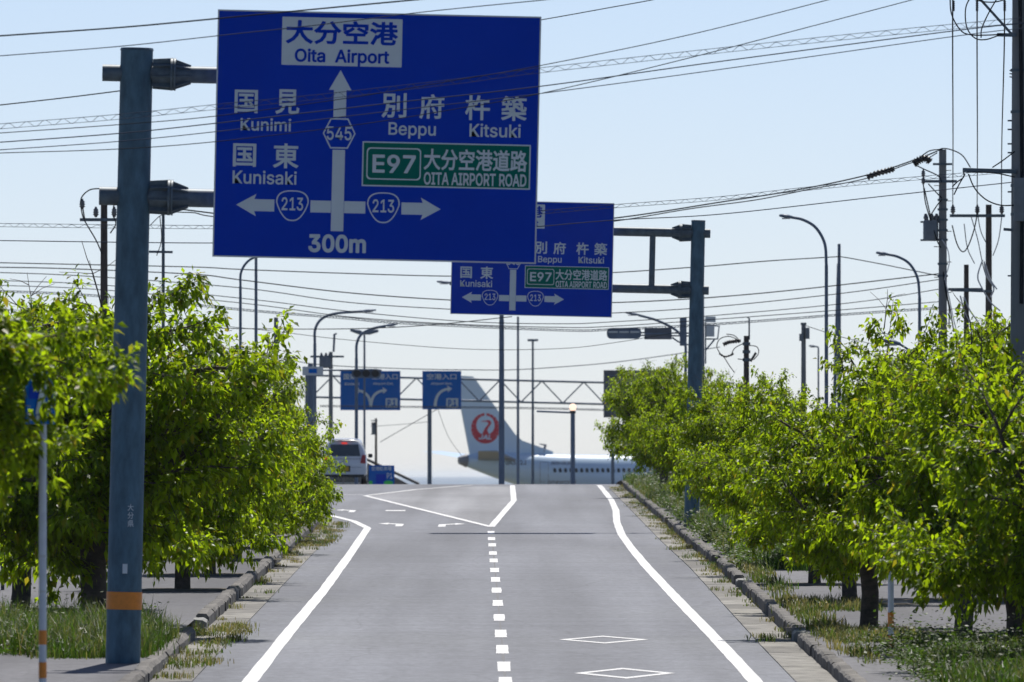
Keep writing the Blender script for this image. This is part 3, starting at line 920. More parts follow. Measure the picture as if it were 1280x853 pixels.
# ================================================================== GRASS AND WEEDS (nobody could count them)
def grass(name, label, spots, n, hgt, dry=0.0, width=.012, seed=1, z0=0.15):
    """spots: (u0, u1, fx(y, t) -> x) ; n blades in clumps"""
    r = np.random.default_rng(seed)
    V, Fc, A = [], [], []
    idx = 0
    ncl = max(1, n // 40)
    for c in range(ncl):
        sp = spots[r.integers(len(spots))]
        y = r.uniform(sp[0], sp[1]) * D1
        x = sp[2](y, r.uniform(0, 1))
        hh = hgt * r.uniform(.45, 1.25) * (sp[3] if len(sp) > 3 else 1)
        dr = dry + r.uniform(-.3, .3)
        for k in range(40):
            px, py = x + r.normal(0, .10), y + r.normal(0, .5)
            z = H(py) + z0 - .02
            a = r.uniform(0, 6.28); bend = r.uniform(.1, .7) * hh
            h_ = hh * r.uniform(.5, 1.1)
            dx, dy = math.cos(a), math.sin(a)
            w_ = width * r.uniform(.7, 1.5)
            m = (px + dx * bend * .3, py + dy * bend * .3, z + h_ * .62)
            V += [(px - dy * w_, py + dx * w_, z), (px + dy * w_, py - dx * w_, z), (m[0] - dy * w_ * .8, m[1] + dx * w_ * .8, m[2]), (m[0] + dy * w_ * .8, m[1] - dx * w_ * .8, m[2]),
                  (px + dx * bend, py + dy * bend, z + h_ * r.uniform(.8, 1.0))]
            Fc += [(idx, idx + 1, idx + 3, idx + 2), (idx + 2, idx + 3, idx + 4)]
            d_ = float(np.clip(dr + r.normal(0, .15), 0, 1)); g = float(r.uniform(0, 1))
            A += [(g, d_, 0, 1)] * 5
            idx += 5
    me = bpy.data.meshes.new(name); me.from_pydata(V, [], Fc)
    ca = me.color_attributes.new('leaf', 'FLOAT_COLOR', 'POINT'); ca.data.foreach_set('color', np.array(A, np.float32).ravel())
    me.materials.append(M['grass']); me.update()
    o = place(name, me); tag(o, label, 'grass', kind='stuff')
    return o
grass('tall_grass', 'tall bright green grass under the right row of trees', [(1.50, 2.3, lambda y, t: kr(y) + .5 + t * 1.4), (1.55, 2.0, lambda y, t: kr(y) + .6 + t * 1.2), (2.3, 2.95, lambda y, t: kr(y) + .2 + t * 1.6, .8)], 44000, .5, 0.05, .008, 1)
grass('tall_grass', 'green weeds around the foot of the near sign pole at left', [(1.03, 1.13, lambda y, t: -7.4 + t * 2.5), (1.02, 1.1, lambda y, t: -6.0 + t * 1.3, .7)], 26000, .5, 0.05, .0055, 2)
grass('tall_grass', 'dry and green grass at the far end of the left row', [(1.86, 2.12, lambda y, t: kl(y) - .3 - t * 1.2, .8), (2.1, 2.3, lambda y, t: kl(y) - .3 - t * 1.5, .8)], 12000, .42, .4, .008, 3)
grass('low_weeds', 'dry weeds growing along the right kerb and gutter', [(1.0, 1.55, lambda y, t: kr(y) + .2 + t * .9, 1), (1.1, 2.9, lambda y, t: kr(y) - .50 * t ** 4, .8), (1.5, 2.9, lambda y, t: kr(y) + .1 - t * .5, .6)], 8000, .13, .3, .006, 4, z0=.04)
grass('low_weeds', 'dry weeds growing along the left kerb and gutter', [(.98, 1.2, lambda y, t: kl(y) - .3 + t * .9, 1), (1.15, 2.05, lambda y, t: kl(y) + .5 * t ** 4, .8), (1.8, 2.1, lambda y, t: kl(y) + t * .7, .9)], 6000, .13, .35, .006, 5, z0=.03)
grass('undergrowth', 'dark green undergrowth in the bottom right corner', [(.92, 1.035, lambda y, t: 5.2 + t * 3.0), (.9, 1.0, lambda y, t: 5.0 + t * 2.6)], 24000, .34, 0.0, .008, 6)
grass('weeds', 'mixed green and dry weeds behind the near right kerb', [(1.0, 1.6, lambda y, t: kr(y) + .25 + t * .4, 1), (1.23, 1.27, lambda y, t: kr(y) + .4 + t * 1.3, .9), (1.08, 1.11, lambda y, t: kr(y) + .4 + t * 1.1, .9)], 8000, .22, .35, .007, 8)
# broad leaved undergrowth: low shrubs of real leaves
def shrubs(name, label, spots, n, hgt, seed, leaf=.07):
    r = np.random.default_rng(seed); V, Fc, A = [], [], []; i = 0
    for c in range(n // 60):
        sp = spots[r.integers(len(spots))]; y = r.uniform(sp[0], sp[1]) * D1; x = sp[2](y, r.uniform(0, 1)); hh = hgt * r.uniform(.5, 1.2)
        for k in range(60):
            p = Vector((x + r.normal(0, .16), y + r.normal(0, .2), H(y) + .14 + abs(r.normal(0, .45)) * hh))
            a = r.uniform(0, 6.28); d_ = Vector((math.cos(a), math.sin(a), r.uniform(-.6, .3))).normalized(); sd = d_.cross(Vector((r.normal(0, .4), r.normal(0, .4), 1))).normalized()
            ln = leaf * r.uniform(.6, 1.3)
            V += [p, p + d_ * ln * .5 + sd * ln * .3, p + d_ * ln, p + d_ * ln * .5 - sd * ln * .3]; Fc += [(i, i + 1, i + 2), (i, i + 2, i + 3)]; i += 4
            A += [(float(r.uniform(0, 1)), float(r.uniform(0, .12)), 0, 1)] * 4
    me = bpy.data.meshes.new(name); me.from_pydata([tuple(v) for v in V], [], Fc)
    ca = me.color_attributes.new('leaf', 'FLOAT_COLOR', 'POINT'); ca.data.foreach_set('color', np.array(A, np.float32).ravel())
    me.materials.append(M['grass']); me.update(); o = place(name, me); tag(o, label, 'undergrowth', kind='stuff'); return o
shrubs('low_shrubs', 'dark leafy undergrowth at the bottom right corner', [(.93, 1.05, lambda y, t: 4.75 + t * 3.3)], 26000, .42, 11, .06)
shrubs('low_shrubs', 'leafy weeds round the near left tree and sign pole', [(1.03, 1.14, lambda y, t: -7.4 + t * 2.4)], 15000, .40, 12, .06)
shrubs('low_shrubs', 'leafy weeds among the tall grass under the right trees', [(1.5, 2.9, lambda y, t: kr(y) + .3 + t * 1.3)], 26000, .5, 13, .09)
# leaf litter and soil round the trunks
r = np.random.default_rng(77)
mb = MB()
for tr_ in [o for o in COL.objects if o.name.startswith('cherry_tree')]:
    cx, cy = tr_.location.x, tr_.location.y
    n = 16; pts = []
    for k in range(n):
        a = 2 * math.pi * k / n; rr = 1.0 + .45 * r.uniform(-1, 1)
        x, y = cx + math.cos(a) * rr * .95, cy + math.sin(a) * rr * 1.5
        pts.append((x, y, H(y) + .156))
    mb.add(pts + [(cx, cy, H(cy) + .17)], [(k, (k + 1) % n, n) for k in range(n)])
tag(mb.build('planting_soil', M['verge']), kind='stuff', label='dark soil and leaf litter under the roadside trees', cat='soil')

# ================================================================== WIRES
def catm(pts, n=10):
    """smooth curve through the points"""
    out = []
    p = [pts[0] * 2 - pts[1]] + list(pts) + [pts[-1] * 2 - pts[-2]]
    for i in range(1, len(p) - 2):
        for k in range(n):
            t = k / n
            out.append(0.5 * ((2 * p[i]) + (-p[i-1] + p[i+1]) * t + (2*p[i-1] - 5*p[i] + 4*p[i+1] - p[i+2]) * t*t + (-p[i-1] + 3*p[i] - 3*p[i+1] + p[i+2]) * t**3))
    out.append(p[-2])
    return out
def wire(label, pix, d, thick_px, m='wire', wavy=0, wl=14, group=None, name='overhead_wire', cat='wire', twin=0):
    """pix: spots the wire passes in the photograph; d: its distance in metres (one, or one per spot)"""
    ds = d if isinstance(d, (list, tuple)) else [d] * len(pix)
    pts = [P(a, b, e) for (a, b), e in zip(pix, ds)]
    path = catm(pts, 12) if len(pts) > 2 else [pts[0].lerp(pts[1], i / 6) for i in range(7)]
    r_ = thick_px * ds[0] / F / 2
    t = thing(name, label, cat, path[0], group=group) if (wavy or twin) else None
    o0 = path[0]
    mb = MB(); mb.tube([p - o0 for p in path], r_, 5)
    if not t:
        return tag(mb.build(name, M[m], None, o0), label, cat, group)
    mb.build('cable', M[m], t)
    if twin:
        off = twin * ds[0] / F
        mb = MB(); mb.tube([p - o0 + Vector((0, .1, -off * (1 + .3 * math.sin(i * .35)))) for i, p in enumerate(path)], r_ * .8, 5)
        mb.build('cable', M[m], t)
    if wavy:
        amp = wavy * ds[0] / F; lam = wl * ds[0] / F
        q = []; s_ = 0
        fine = [path[i].lerp(path[i+1], k / 12) for i in range(len(path) - 1) for k in range(12)] + [path[-1]]
        ph = 0.0
        for i, p in enumerate(fine):
            if i: s_ += (p - fine[i-1]).length; ph = s_ / lam * 2 * math.pi
            irr = 1 + .18 * math.sin(s_ * 1.7)
            q.append(p - o0 + Vector((0, math.cos(ph) * amp * .6, -amp * (1.1 + math.sin(ph) * .95 * irr))))
        mb = MB(); mb.tube(q, r_ * .75, 4)
        mb.build('spiral_hanger', M[m], t)
        mb = MB(); mb.tube([p - o0 + Vector((0, 0, -amp * 2.1)) for p in path], r_ * .9, 5)
        mb.build('cable', M['wire2'], t)
    return t
G1 = None
wire('thick dark wire rising across the top left corner of the 300m sign', [(-30, 48), (0, 45), (150, 34.5), (275, 23), (400, 11), (560, -4), (680, -16)], 138, 2.1, 'wire')
wire('pale grey wire second from the top at left, crossing the white airport box', [(-30, 73), (0, 70), (150, 58), (275, 44.5), (400, 31), (530, 15), (690, -1), (760, -9)], 141, 1.3, 'wire2')
wire('single wire ending at the near sign pole, below its upper arm', [(-30, 135), (0, 131.5), (80, 122.5), (152, 113.5)], 150.3, 1.6)
wire('wavy lashed cable crossing the near pole and the 300m sign', [(-30, 158), (0, 155), (148, 143), (272, 130.5), (400, 118), (560, 100), (675, 85), (900, 60), (1100, 39), (1280, 22), (1340, 16)], 140, .8, 'wire2', wavy=3.0, wl=23)
wire('dark wire just below the wavy cable, rising to the top right of the sky', [(-30, 169), (0, 166.5), (148, 156), (272, 145), (440, 122), (560, 102), (676, 82), (860, 44), (1035, 0), (1080, -12)], 143, 1.2)
wire('upper fuzzy grey cable under the wavy cable', [(-30, 180), (0, 178), (148, 167), (272, 154), (480, 130), (676, 108), (900, 77), (1190, 39), (1290, 28)], 145, 1.5, 'wire2')
wire('lower fuzzy grey cable under the wavy cable', [(-30, 189), (0, 187.5), (148, 177), (272, 164.5), (480, 140), (676, 117), (900, 87), (1190, 46), (1290, 34)], 146, 1.2, 'wire2')
wire('dark wire leaving the 300m sign at mid height and rising right over the sky', [(-30, 193), (0, 191.5), (148, 186.5), (272, 177), (440, 157), (560, 138), (676, 117), (860, 73), (1140, 0), (1180, -11)], 144, 1.2)
wire('short dark wire above the top right corner of the 300m sign', [(560, 44), (676, 25), (760, 10), (815, 0), (850, -8)], 158, 1.3)
wire('wavy lashed cable level with the near lower arm, crossing the far sign', [(-30, 279.5), (0, 279.5), (268, 282), (450, 279), (620, 268), (767, 256), (900, 246), (1000, 235), (1100, 225), (1270, 211)], 270, .7, 'wire2', wavy=2.0, wl=16)
wire('grey cable under the wavy one, crossing the far sign panel', [(-30, 301), (0, 301), (268, 304), (450, 300), (620, 288), (767, 275.5), (900, 268), (1100, 246), (1275, 227)], 272, 1.3, 'wire2')
wire('thick dark twin cable sagging behind the signs to the concrete utility pole', [(207, 259), (240, 263.5), (272, 267.5), (400, 284), (600, 288), (767, 273), (900, 253), (1000, 237), (1090, 217.5), (1150, 197.5), (1172, 189)], [306, 308, 310, 314, 318, 324, 326, 328, 329, 330, 330], 1.9, 'wire', twin=3.2)
BG = 'thin wires sagging across the sky behind the signs'
bgl = [([(-30, 328), (60, 330), (240, 334), (300, 337), (433, 342), (566, 345.5), (680, 344), (767, 341), (877, 333.5), (960, 326.5), (1049, 321)], 1.4, 'topmost thin background wire, ending at the two leaning poles'),
       ([(1050, 321), (1068, 324), (1110, 332), (1178, 346)], 1.3, 'wire from the two leaning poles down to the concrete utility pole'),
       ([(-30, 334), (80, 336), (240, 343), (300, 350), (433, 366), (566, 375.5), (680, 378.5), (767, 378.5), (877, 373), (1000, 362), (1178, 342)], 1.5, 'background wire passing just under the far sign upper half, second from top'),
       ([(-30, 340), (100, 345), (300, 360), (433, 378), (566, 387), (680, 392), (767, 391.5), (900, 383), (1060, 366), (1178, 349)], 1.2, 'background wire level with the lower edge of the far sign'),
       ([(-30, 350), (120, 356), (310, 374), (433, 389), (580, 402), (700, 405), (767, 402.5), (900, 394), (1070, 378), (1178, 361)], 1.1, 'background wire just under the far sign'),
       ([(-30, 356), (120, 362), (310, 380), (433, 396), (560, 405), (700, 409.5), (767, 408), (900, 399), (1060, 387), (1178, 377)], 1.1, 'lower background wire under the far sign'),
       ([(-30, 402), (120, 407), (300, 411), (420, 411.5), (500, 409), (566, 404), (640, 396)], 1.2, 'wire crossing the three curved street lamps at left'),
       ([(-30, 385), (150, 396), (330, 413), (433, 425), (580, 436.5), (700, 436), (772, 428), (850, 415)], .8, 'faint thin wire above the distant truss')]
for i, (pp, th_, lab) in enumerate(bgl): wire(lab, pp, 372 + i * 3, th_, 'wire', group=BG)
wire('fuzzy lashed cable lowest of the wires under the far sign', [(-30, 362), (120, 369), (320, 388), (433, 397), (500, 403), (700, 412), (767, 411), (900, 404), (1060, 392), (1178, 384)], 400, .9, 'wire2', wavy=1.0, wl=8)
wire('far thin wire dipping behind the mast poles above the truss', [(-30, 398), (150, 422), (330, 445), (400, 456), (500, 461), (580, 462.5), (640, 462.5), (700, 459), (760, 454), (830, 445), (900, 434)], 560, 1.1, 'wire2')
wire('fuzzy lashed cable running along under the truss', [(400, 507), (500, 508), (576, 508.5), (680, 510), (760, 512), (860, 514)], 640, .8, 'wire2', wavy=.8, wl=7)
wire('guy wire slanting down left from the small blue sign', [(553, 508), (475, 553)], 742, .9, 'wire2')
wire('faint guy wire slanting down to the aircraft tail', [(545, 505), (560, 545), (577, 570)], 745, .6, 'wire2')
wire('faint service wire from the far transformer pole to the sign post', [(471, 533), (510, 530), (540, 527)], 741, .6, 'wire2')
wire('service wire from the concrete pole with boxes down to the right', [(1006, 407), (1050, 421), (1090, 430), (1125, 437), (1160, 443)], 421, .9, 'wire')

# ================================================================== POLES, LAMPS, FAR THINGS
def curved_lamp(label, x, ytop, path, d, thick, name='street_lamp', m='steel_far', group=None, head=None, mh='steel_far'):
    """x: column; path: spots of the curved arm from the column top to the head; head: (x0, y0, x1, y1)"""
    k = d / F
    base = Vector(((x - 640) * k, d, H(d)))
    t = thing(name, label, 'street lamp', base, group=group)
    mb = MB()
    pts = [Vector((0, 0, -.3)), Vector((0, 0, (P(x, ytop, d) - base).z))]
    r_ = thick * k / 2
    mb.tube([pts[0], pts[1]], [r_ * 1.25, r_], 10); mb.build('pole', M[m], t)
    if path:
        q = [pts[1]] + [P(a, b, d) - base for a, b in path]
        mb = MB(); mb.tube(catm(q, 6), r_ * .85, 8); mb.build('arm', M[m], t)
    if head:
        a = P(head[0], head[1], d) - base; b = P(head[2], head[3], d) - base
        mb = MB()
        c = (a + b) / 2; L = (b - a).length
        n = 8; vs = []
        for i in range(n + 1):
            s_ = i / n; p = a.lerp(b, s_); ww = math.sin(math.pi * min(.97, max(.06, s_))) ** .5
            vs.append((p, .16 * ww, .055 * ww + .02))
        rings = []
        for p, wy, hz in vs:
            rings += [p + Vector((0, wy * math.cos(th_), hz * math.sin(th_) * (1 if math.sin(th_) > 0 else .5))) for th_ in np.linspace(0, 2 * math.pi, 9)[:-1]]
        fs = [(i * 8 + j, i * 8 + (j + 1) % 8, (i + 1) * 8 + (j + 1) % 8, (i + 1) * 8 + j) for i in range(n) for j in range(8)]
        fs += [tuple(reversed(range(8))), tuple(n * 8 + j for j in range(8))]
        mb.add(rings, fs, 0, True); mb.build('lamp_head', M[mh], t)
        mb = MB(); mb.box(c - Vector((0, 0, .05)), (L * .6, .2, .03)); mb.build('lamp_lens', M['lampglass'], t)
    return t
SL = 'curved arm street lamps'
curved_lamp('tall street lamp curving left in the right half of the sky, beside leaning poles', 1033, 332, [(1031, 305), (1020, 285), (1004, 275), (988, 271.5)], 330, 4.4, group=SL, head=(991, 272.2, 974, 270))
curved_lamp('street lamp curving left just before the concrete utility pole', 1149.5, 372, [(1147, 348), (1137, 330), (1122, 321), (1108, 318)], 360, 4.0, group=SL, head=(1110, 318.5, 1095, 316.5))
curved_lamp('street lamp curving right above the left trees, largest of the left lamps', 393.5, 430, [(394, 412), (402, 399), (420, 392), (452, 389.5)], 470, 4.0, group=SL, head=(452, 389.7, 470, 388))
curved_lamp('street lamp curving right behind the traffic signal', 445.5, 448, [(446, 430), (452, 418), (466, 411), (482, 407.5)], 500, 4.0, group=SL, head=(481, 407.8, 497, 405.5))
curved_lamp('street lamp whose curved top disappears behind the 300m sign', 300.5, 358, [(301, 342), (307, 330), (318, 322), (340, 318)], 350, 3.6, group=SL, head=(340, 318, 356, 316.5))
curved_lamp('street lamp behind the far sign with its head poking out at left', 627, 400, [(626, 378), (615, 364), (595, 357), (562, 354)], 452, 6.4, group=SL, head=(564, 354.2, 546, 352.5))
curved_lamp('street lamp curving left beside the far sign pole, above the side view signals', 857, 448, [(856, 428), (845, 413), (822, 401), (798, 394)], 452, 3.8, group=SL, head=(799, 394.3, 782, 391.3))
curved_lamp('small street lamp peeping over the right trees near the dark panel', 1149, 462, [(1147, 448), (1135, 437), (1124, 430)], 250, 3.4, group=SL, head=(1126, 431, 1102, 426))
curved_lamp('tiny far lamp between the boxed pole and the tall right lamp', 1023, 436, [(1022.5, 434), (1019, 433.5)], 600, 2.2, head=(1020, 433.6, 1011, 432.6))
t = curved_lamp('distant twin headed lamp behind the left curved lamps', 455.5, 418, None, 640, 2.6)
for a, b, s_ in (((455, 417), (438, 412.5), 0), ((455, 417), (473, 413.5), 1)):
    mb = MB(); o0 = Vector(t.location); p, q = P(*a, 640) - o0, P(*b, 640) - o0
    mb.tube([p, p.lerp(q, .35), q], [.05, .13, .08], 8); mb.build('lamp_head', M['steel_far'], t)
def mast(label, x, ytop, d, thick, m='steel_far', name='mast_pole', cat='pole', group=None, lean=0.0, ybase=None):
    k = d / F
    base = Vector(((x - 640) * k, d, H(d)))
    mb = MB(); top = P(x + lean, ytop, d) - base; r_ = thick * k / 2
    mb.tube([(0, 0, -.3), top], [r_ * 1.2, r_ * .85], 12)
    return tag(mb.build(name, M[m], None, base), label, cat, group)
mast('thin mast pole rising behind the aircraft tail, left of the floodlight mast', 647.5, 396, 640, 3.2)
mast('thin steel pole beside the curved lamp at the left edge of the 300m sign', 320, 322, 380, 4.2)
mast('short concrete pole standing above the left trees', 345, 397, 345, 6, 'cpole')
mast('vertical one of two joined steel poles right of the tall street lamp', 1049, 305, 450, 4.6, 'steel_far')
mast('leaning one of two joined steel poles right of the tall street lamp', 1040, 330, 450.6, 4.2, 'steel_far', lean=8)
# floodlight mast with a flat head
k = 700 / F; base = Vector(((666 - 640) * k, 700, H(700)))
t = thing('floodlight_mast', 'slim floodlight mast with flat head between the truss and far sign', 'light mast', base)
mb = MB(); mb.tube([(0, 0, -.3), P(666, 426, 700) - base], [.09, .06], 8); mb.build('pole', M['steel_far'], t)
mb = MB(); mb.box(P(666, 425.5, 700) - base, (.62, .45, .13)); mb.build('lamp_head', M['steel_far'], t)
# lit lamp
d = 520; k = d / F; base = Vector(((716 - 640) * k, d, H(d)))
t = thing('signal_lamp_post', 'post with long left arm and a glowing warm lamp on top, before the aircraft', 'lamp post', base)
mb = MB(); mb.tube([(0, 0, -.3), P(716, 515, d) - base], [.11, .10], 10); mb.build('pole', M['steel_far'], t)
mb = MB(); mb.tube([P(716, 516, d) - base, P(671, 514.3, d) - base], .045, 8); mb.build('arm', M['steel_far'], t)
mb = MB(); c = P(716, 509.5, d) - base
rr = [(.02, -.16), (.12, -.12), (.15, 0), (.12, .11), (.05, .16)]
mb.tube([c + Vector((0, 0, z)) for _, z in rr], [a for a, _ in rr], 12); mb.build('lamp_globe', M['lit'], t)
mb = MB(); mb.tube([c + Vector((0, 0, -.26)), c + Vector((0, 0, -.14))], [.14, .13], 10); mb.build('lamp_collar', M['dark'], t)

# ---- steel truss gantry with two blue signs
d = 700.0; k = d / F
base = Vector(((650 - 640) * k, d, H(d)))
t = thing('sign_gantry', 'steel truss gantry across the far road carrying two blue airport entrance signs', 'gantry', base)
q = lambda x, y, dd=d: P(x, y, dd) - base
topc = lambda x: 474.0 + (x - 577) * (478.3 - 474.0) / (752 - 577)
botc = lambda x: 501.0 + (x - 577) * (505.3 - 501.0) / (752 - 577)
for f_ in (topc, botc):
    mb = MB(); mb.tube([q(383, f_(383)), q(905, f_(905))], .065, 8); mb.build('chord', M['steel_far'], t)
i = 0; x = 390.6 + 0.0
x = 599 - 52.3 * 4
while x < 900:
    for a, b, fa, fb in ((x, x + 26.15, botc, topc), (x + 26.15, x + 52.3, topc, botc)):
        if b < 905:
            mb = MB(); mb.tube([q(a, fa(a)), q(b, fb(b))], .038, 6, cap=False); mb.build('brace', M['steel_far'], t)
    x += 52.3
for x in (385, 903):
    mb = MB(); mb.tube([Vector((q(x, 500).x, 0, -.3)), q(x, topc(x) - 3)], [.2, .17], 12); mb.build('post', M['steel_far'], t)
mb = MB(); mb.tube([Vector((q(537, 500).x, -.1, -.3)), q(537, 478) + Vector((0, -.1, 0))], [.13, .12], 12); mb.build('post', M['steel_far'], t)
def flat_text(s_, px, py, wp, hp, dd, m, par, bold=0.02):
    c = P(px, py, dd) - Vector(par.matrix_basis.translation)
    o = lettering(s_, c.x, c.z, wp * dd / F, hp * dd / F, c.y, m, par, bold)
    return o
def arc_arrow(px0, py0, px1, py1, bend, dd, par):
    """curved tapering arrow from (px0, py0) up to (px1, py1)"""
    a, b = Vector((px0, py0)), Vector((px1, py1))
    c = Vector((px0, py1 + (py0 - py1) * bend))
    pts = [(1-t_)**2 * a + 2*t_*(1-t_) * c + t_*t_ * b for t_ in [float(e) for e in np.linspace(0, .86, 9)]]
    L, Rr = [], []
    for i, p in enumerate(pts):
        tg = (pts[min(i+1, 8)] - pts[max(i-1, 0)]).normalized(); nn = Vector((-tg.y, tg.x)); w_ = 1.9 - i * .05
        L.append(p + nn * w_); Rr.append(p - nn * w_)
    tg = (b - pts[-1]).normalized(); nn = Vector((-tg.y, tg.x))
    poly = L + [pts[-1] + nn * 4.2, b, pts[-1] - nn * 4.2] + Rr[::-1]
    o0 = Vector(par.matrix_basis.translation)
    mb = MB()
    W3 = lambda p: P(p.x, p.y, dd) - o0
    for i in range(8): mb.flat([W3(L[i]), W3(L[i+1]), W3(Rr[i+1]), W3(Rr[i])])
    mb.flat([W3(pts[-1] + nn * 4.2), W3(b), W3(pts[-1] - nn * 4.2)])
    mb.build('arrow', M['swhite'], par)
for (x0, x1, y0, y1) in ((425.5, 500.5, 464, 513), (528, 576.5, 464, 512)):
    mb = MB(); c = (q(x0, y0) + q(x1, y1)) / 2 + Vector((0, -.25, 0)); dx = (x1 - x0) * k; dz = (y1 - y0) * k
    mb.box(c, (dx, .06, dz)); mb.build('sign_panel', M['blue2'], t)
dd = 699.69
flat_text('空港入口', 481, 471, 32, 7.4, dd, M['swhite'], t); flat_text('Airport Ent.', 479, 480, 26, 3.6, dd, M['swhite'], t)
flat_text('国東', 437, 471, 15, 7.4, dd, M['swhite'], t); flat_text('Kunisaki', 440, 480, 18, 3.6, dd, M['swhite'], t)
arc_arrow(463.5, 509.5, 443, 488, .0, dd, t); arc_arrow(463.5, 509.5, 484, 488, .0, dd - .03, t)
flat_text('空港入口', 552, 471, 37, 7.4, dd, M['swhite'], t); flat_text('Airport Ent.', 552, 480, 27, 3.6, dd, M['swhite'], t)
arc_arrow(544, 508.5, 565, 486, .0, dd, t)
for cx in (489.5, 565.3):
    o0 = Vector(t.location); c = P(cx, 504, dd) - o0
    flat_poly(rrect(c.x, c.z, 15 * k, 12 * k, .06), c.y, M['swhite'], t, 'badge')
    flat_text('P.1', cx, 504, 10.5, 8.5, dd - .04, M['blue2'], t, .03)
# grey signboard seen from behind its dark face
d = 690; base = Vector(((792 - 640) * d / F, d, H(d)))
t = thing('signboard', 'large dark grey signboard partly behind the right trees near the truss end', 'signboard', base)
mb = MB(); c = P(792, 492.5, d) - base; mb.box(c, (75 * d / F, .12, 59 * d / F)); mb.build('panel', M['greysign'], t)
for s_ in (-1.2, 1.2):
    mb = MB(); mb.tube([(s_, .1, -.3), (s_, .1, c.z + 1.0)], .1, 10); mb.build('post', M['steel_far'], t)
mb = MB()
for i in range(4): mb.box(c + Vector((0, -.085, -1.05 + i * .7)), (3.4, .05, .05))
mb.build('rail', M['steel_far'], t)
# ---- blue P1 board on the ground and dark roof
d = 600; k = d / F; base = Vector(((477 - 640) * k, d, H(d)))
t = thing('parking_board', 'low blue airport parking board with green print beside the white car', 'signboard', base)
q = lambda x, y: P(x, y, d) - base
mb = MB(); c = (q(462, 582) + q(492, 609)) / 2; mb.box(c, (30 * k + .08, .10, 27 * k)); mb.build('board', M['blue2'], t)
mb = MB()
for s_ in (-.5, .5): mb.box((s_, .02, c.z / 2 - .4), (.08, .08, max(.3, c.z)))
tag(mb.build('leg', M['steel_far'], t), kind='stuff')
flat_text('空港駐車場', 477, 586, 25, 5.2, d - .06, M['swhite'], t)
mb = MB(); mb.box(q(476, 599.5) + Vector((0, -.06, 0)), (12 * k, .02, 13 * k)); mb.build('blue_patch', M['blue'], t)
flat_text('P1', 487, 595, 7, 7, d - .07, M['swhite'], t)
for cx, wp in ((463.5, 5), (485.5, 12)):
    mb = MB(); c2 = q(cx, 603.5) + Vector((0, -.075, 0)); mb.flat([c2 + Vector((wp * k / 2 * math.cos(a), 0, 2.6 * k * math.sin(a))) for a in np.linspace(0, 2*math.pi, 15)[:-1]]); mb.build('green_mark', M['neon'], t)
d = 745; k = d / F; base = Vector(((455 - 640) * k, d, H(d)))
t = thing('house', 'low house with dark roof sloping down to the right behind the parking board', 'house', base)
q = lambda x, y: P(x, y, d) - base
def gable(x0, xr, x1, yr, ye, dep, mw, mr):
    a, b, c = q(x0, ye), q(xr, yr), q(x1, ye)
    mb = MB(); mb.prism([(a.x + .25, -.3), (c.x - .25, -.3), (c.x - .3, c.z - .12), (b.x, b.z - .12), (a.x + .3, a.z - .12)], 0, dep, 0); mb.build('wall', mw, t)
    for p_, s_ in ((a, -1), (c, 1)):
        mb = MB(); mb.prism([(p_.x + s_ * .25, p_.z - .12), (b.x, b.z), (b.x, b.z + .16), (p_.x + s_ * .25, p_.z + .04)], -.35, dep + .35, 0); mb.build('roof', mr, t)
    return a, b, c
a, b, c = gable(388, 448, 518, 571.5, 604.5, 9.0, M['wall'], M['roof'])
for xw in (418, 440, 462):
    p_ = q(xw, 596); mb = MB(); mb.box(p_ + Vector((0, -.02, 0)), (.9, .05, .7)); w_ = mb.build('window', M['glass'], t)
    mb = MB(); mb.box(p_ + Vector((0, -.05, -.4)), (1.0, .08, .06)); mb.build('sill', M['alu'], w_)

# ---- traffic signals
def lens_row(par, c, W, n, d_, face):
    for i in range(n):
        x = c.x + (i - (n - 1) / 2) * W / n * .93
        mb = MB(); mb.tube([Vector((x, c.y - .15, c.z)), Vector((x, c.y - .17, c.z))], .145, 16); mb.build('lens', M['dark'], par)
        mb = MB()
        pts = [(x + .165 * math.cos(a), c.z + .165 * math.sin(a)) for a in np.linspace(R(-30), R(210), 13)]
        vs = [(px_, c.y - .13, pz) for px_, pz in pts] + [(px_, c.y - .36, pz - .01) for px_, pz in pts]
        mb.add(vs, [(j, j + 1, 14 + j, 13 + j) for j in range(12)]); mb.build('visor', M['steel_far'], par)
d = 478; base = Vector(((388 - 640) * d / F, d, H(d)))
t = thing('traffic_signal', 'horizontal three lens traffic signal hanging before the left blue airport sign', 'traffic signal', base)
q = lambda x, y: P(x, y, d) - base
mb = MB(); mb.tube([(0, 0, -.3), q(388, 455)], [.12, .10], 12); mb.build('pole', M['steel_far'], t)
mb = MB(); mb.tube([q(388, 463), q(477, 463)], .035, 8); mb.build('arm', M['steel_far'], t)
c = q(457.8, 467.2)
mb = MB(); W = 37 * d / F
mb.prism(rrect(c.x, c.z, W, .37, .17), c.y - .15, c.y + .08); mb.build('housing', M['steel_far'], t)
lens_row(t, c, W, 3, d, -1)
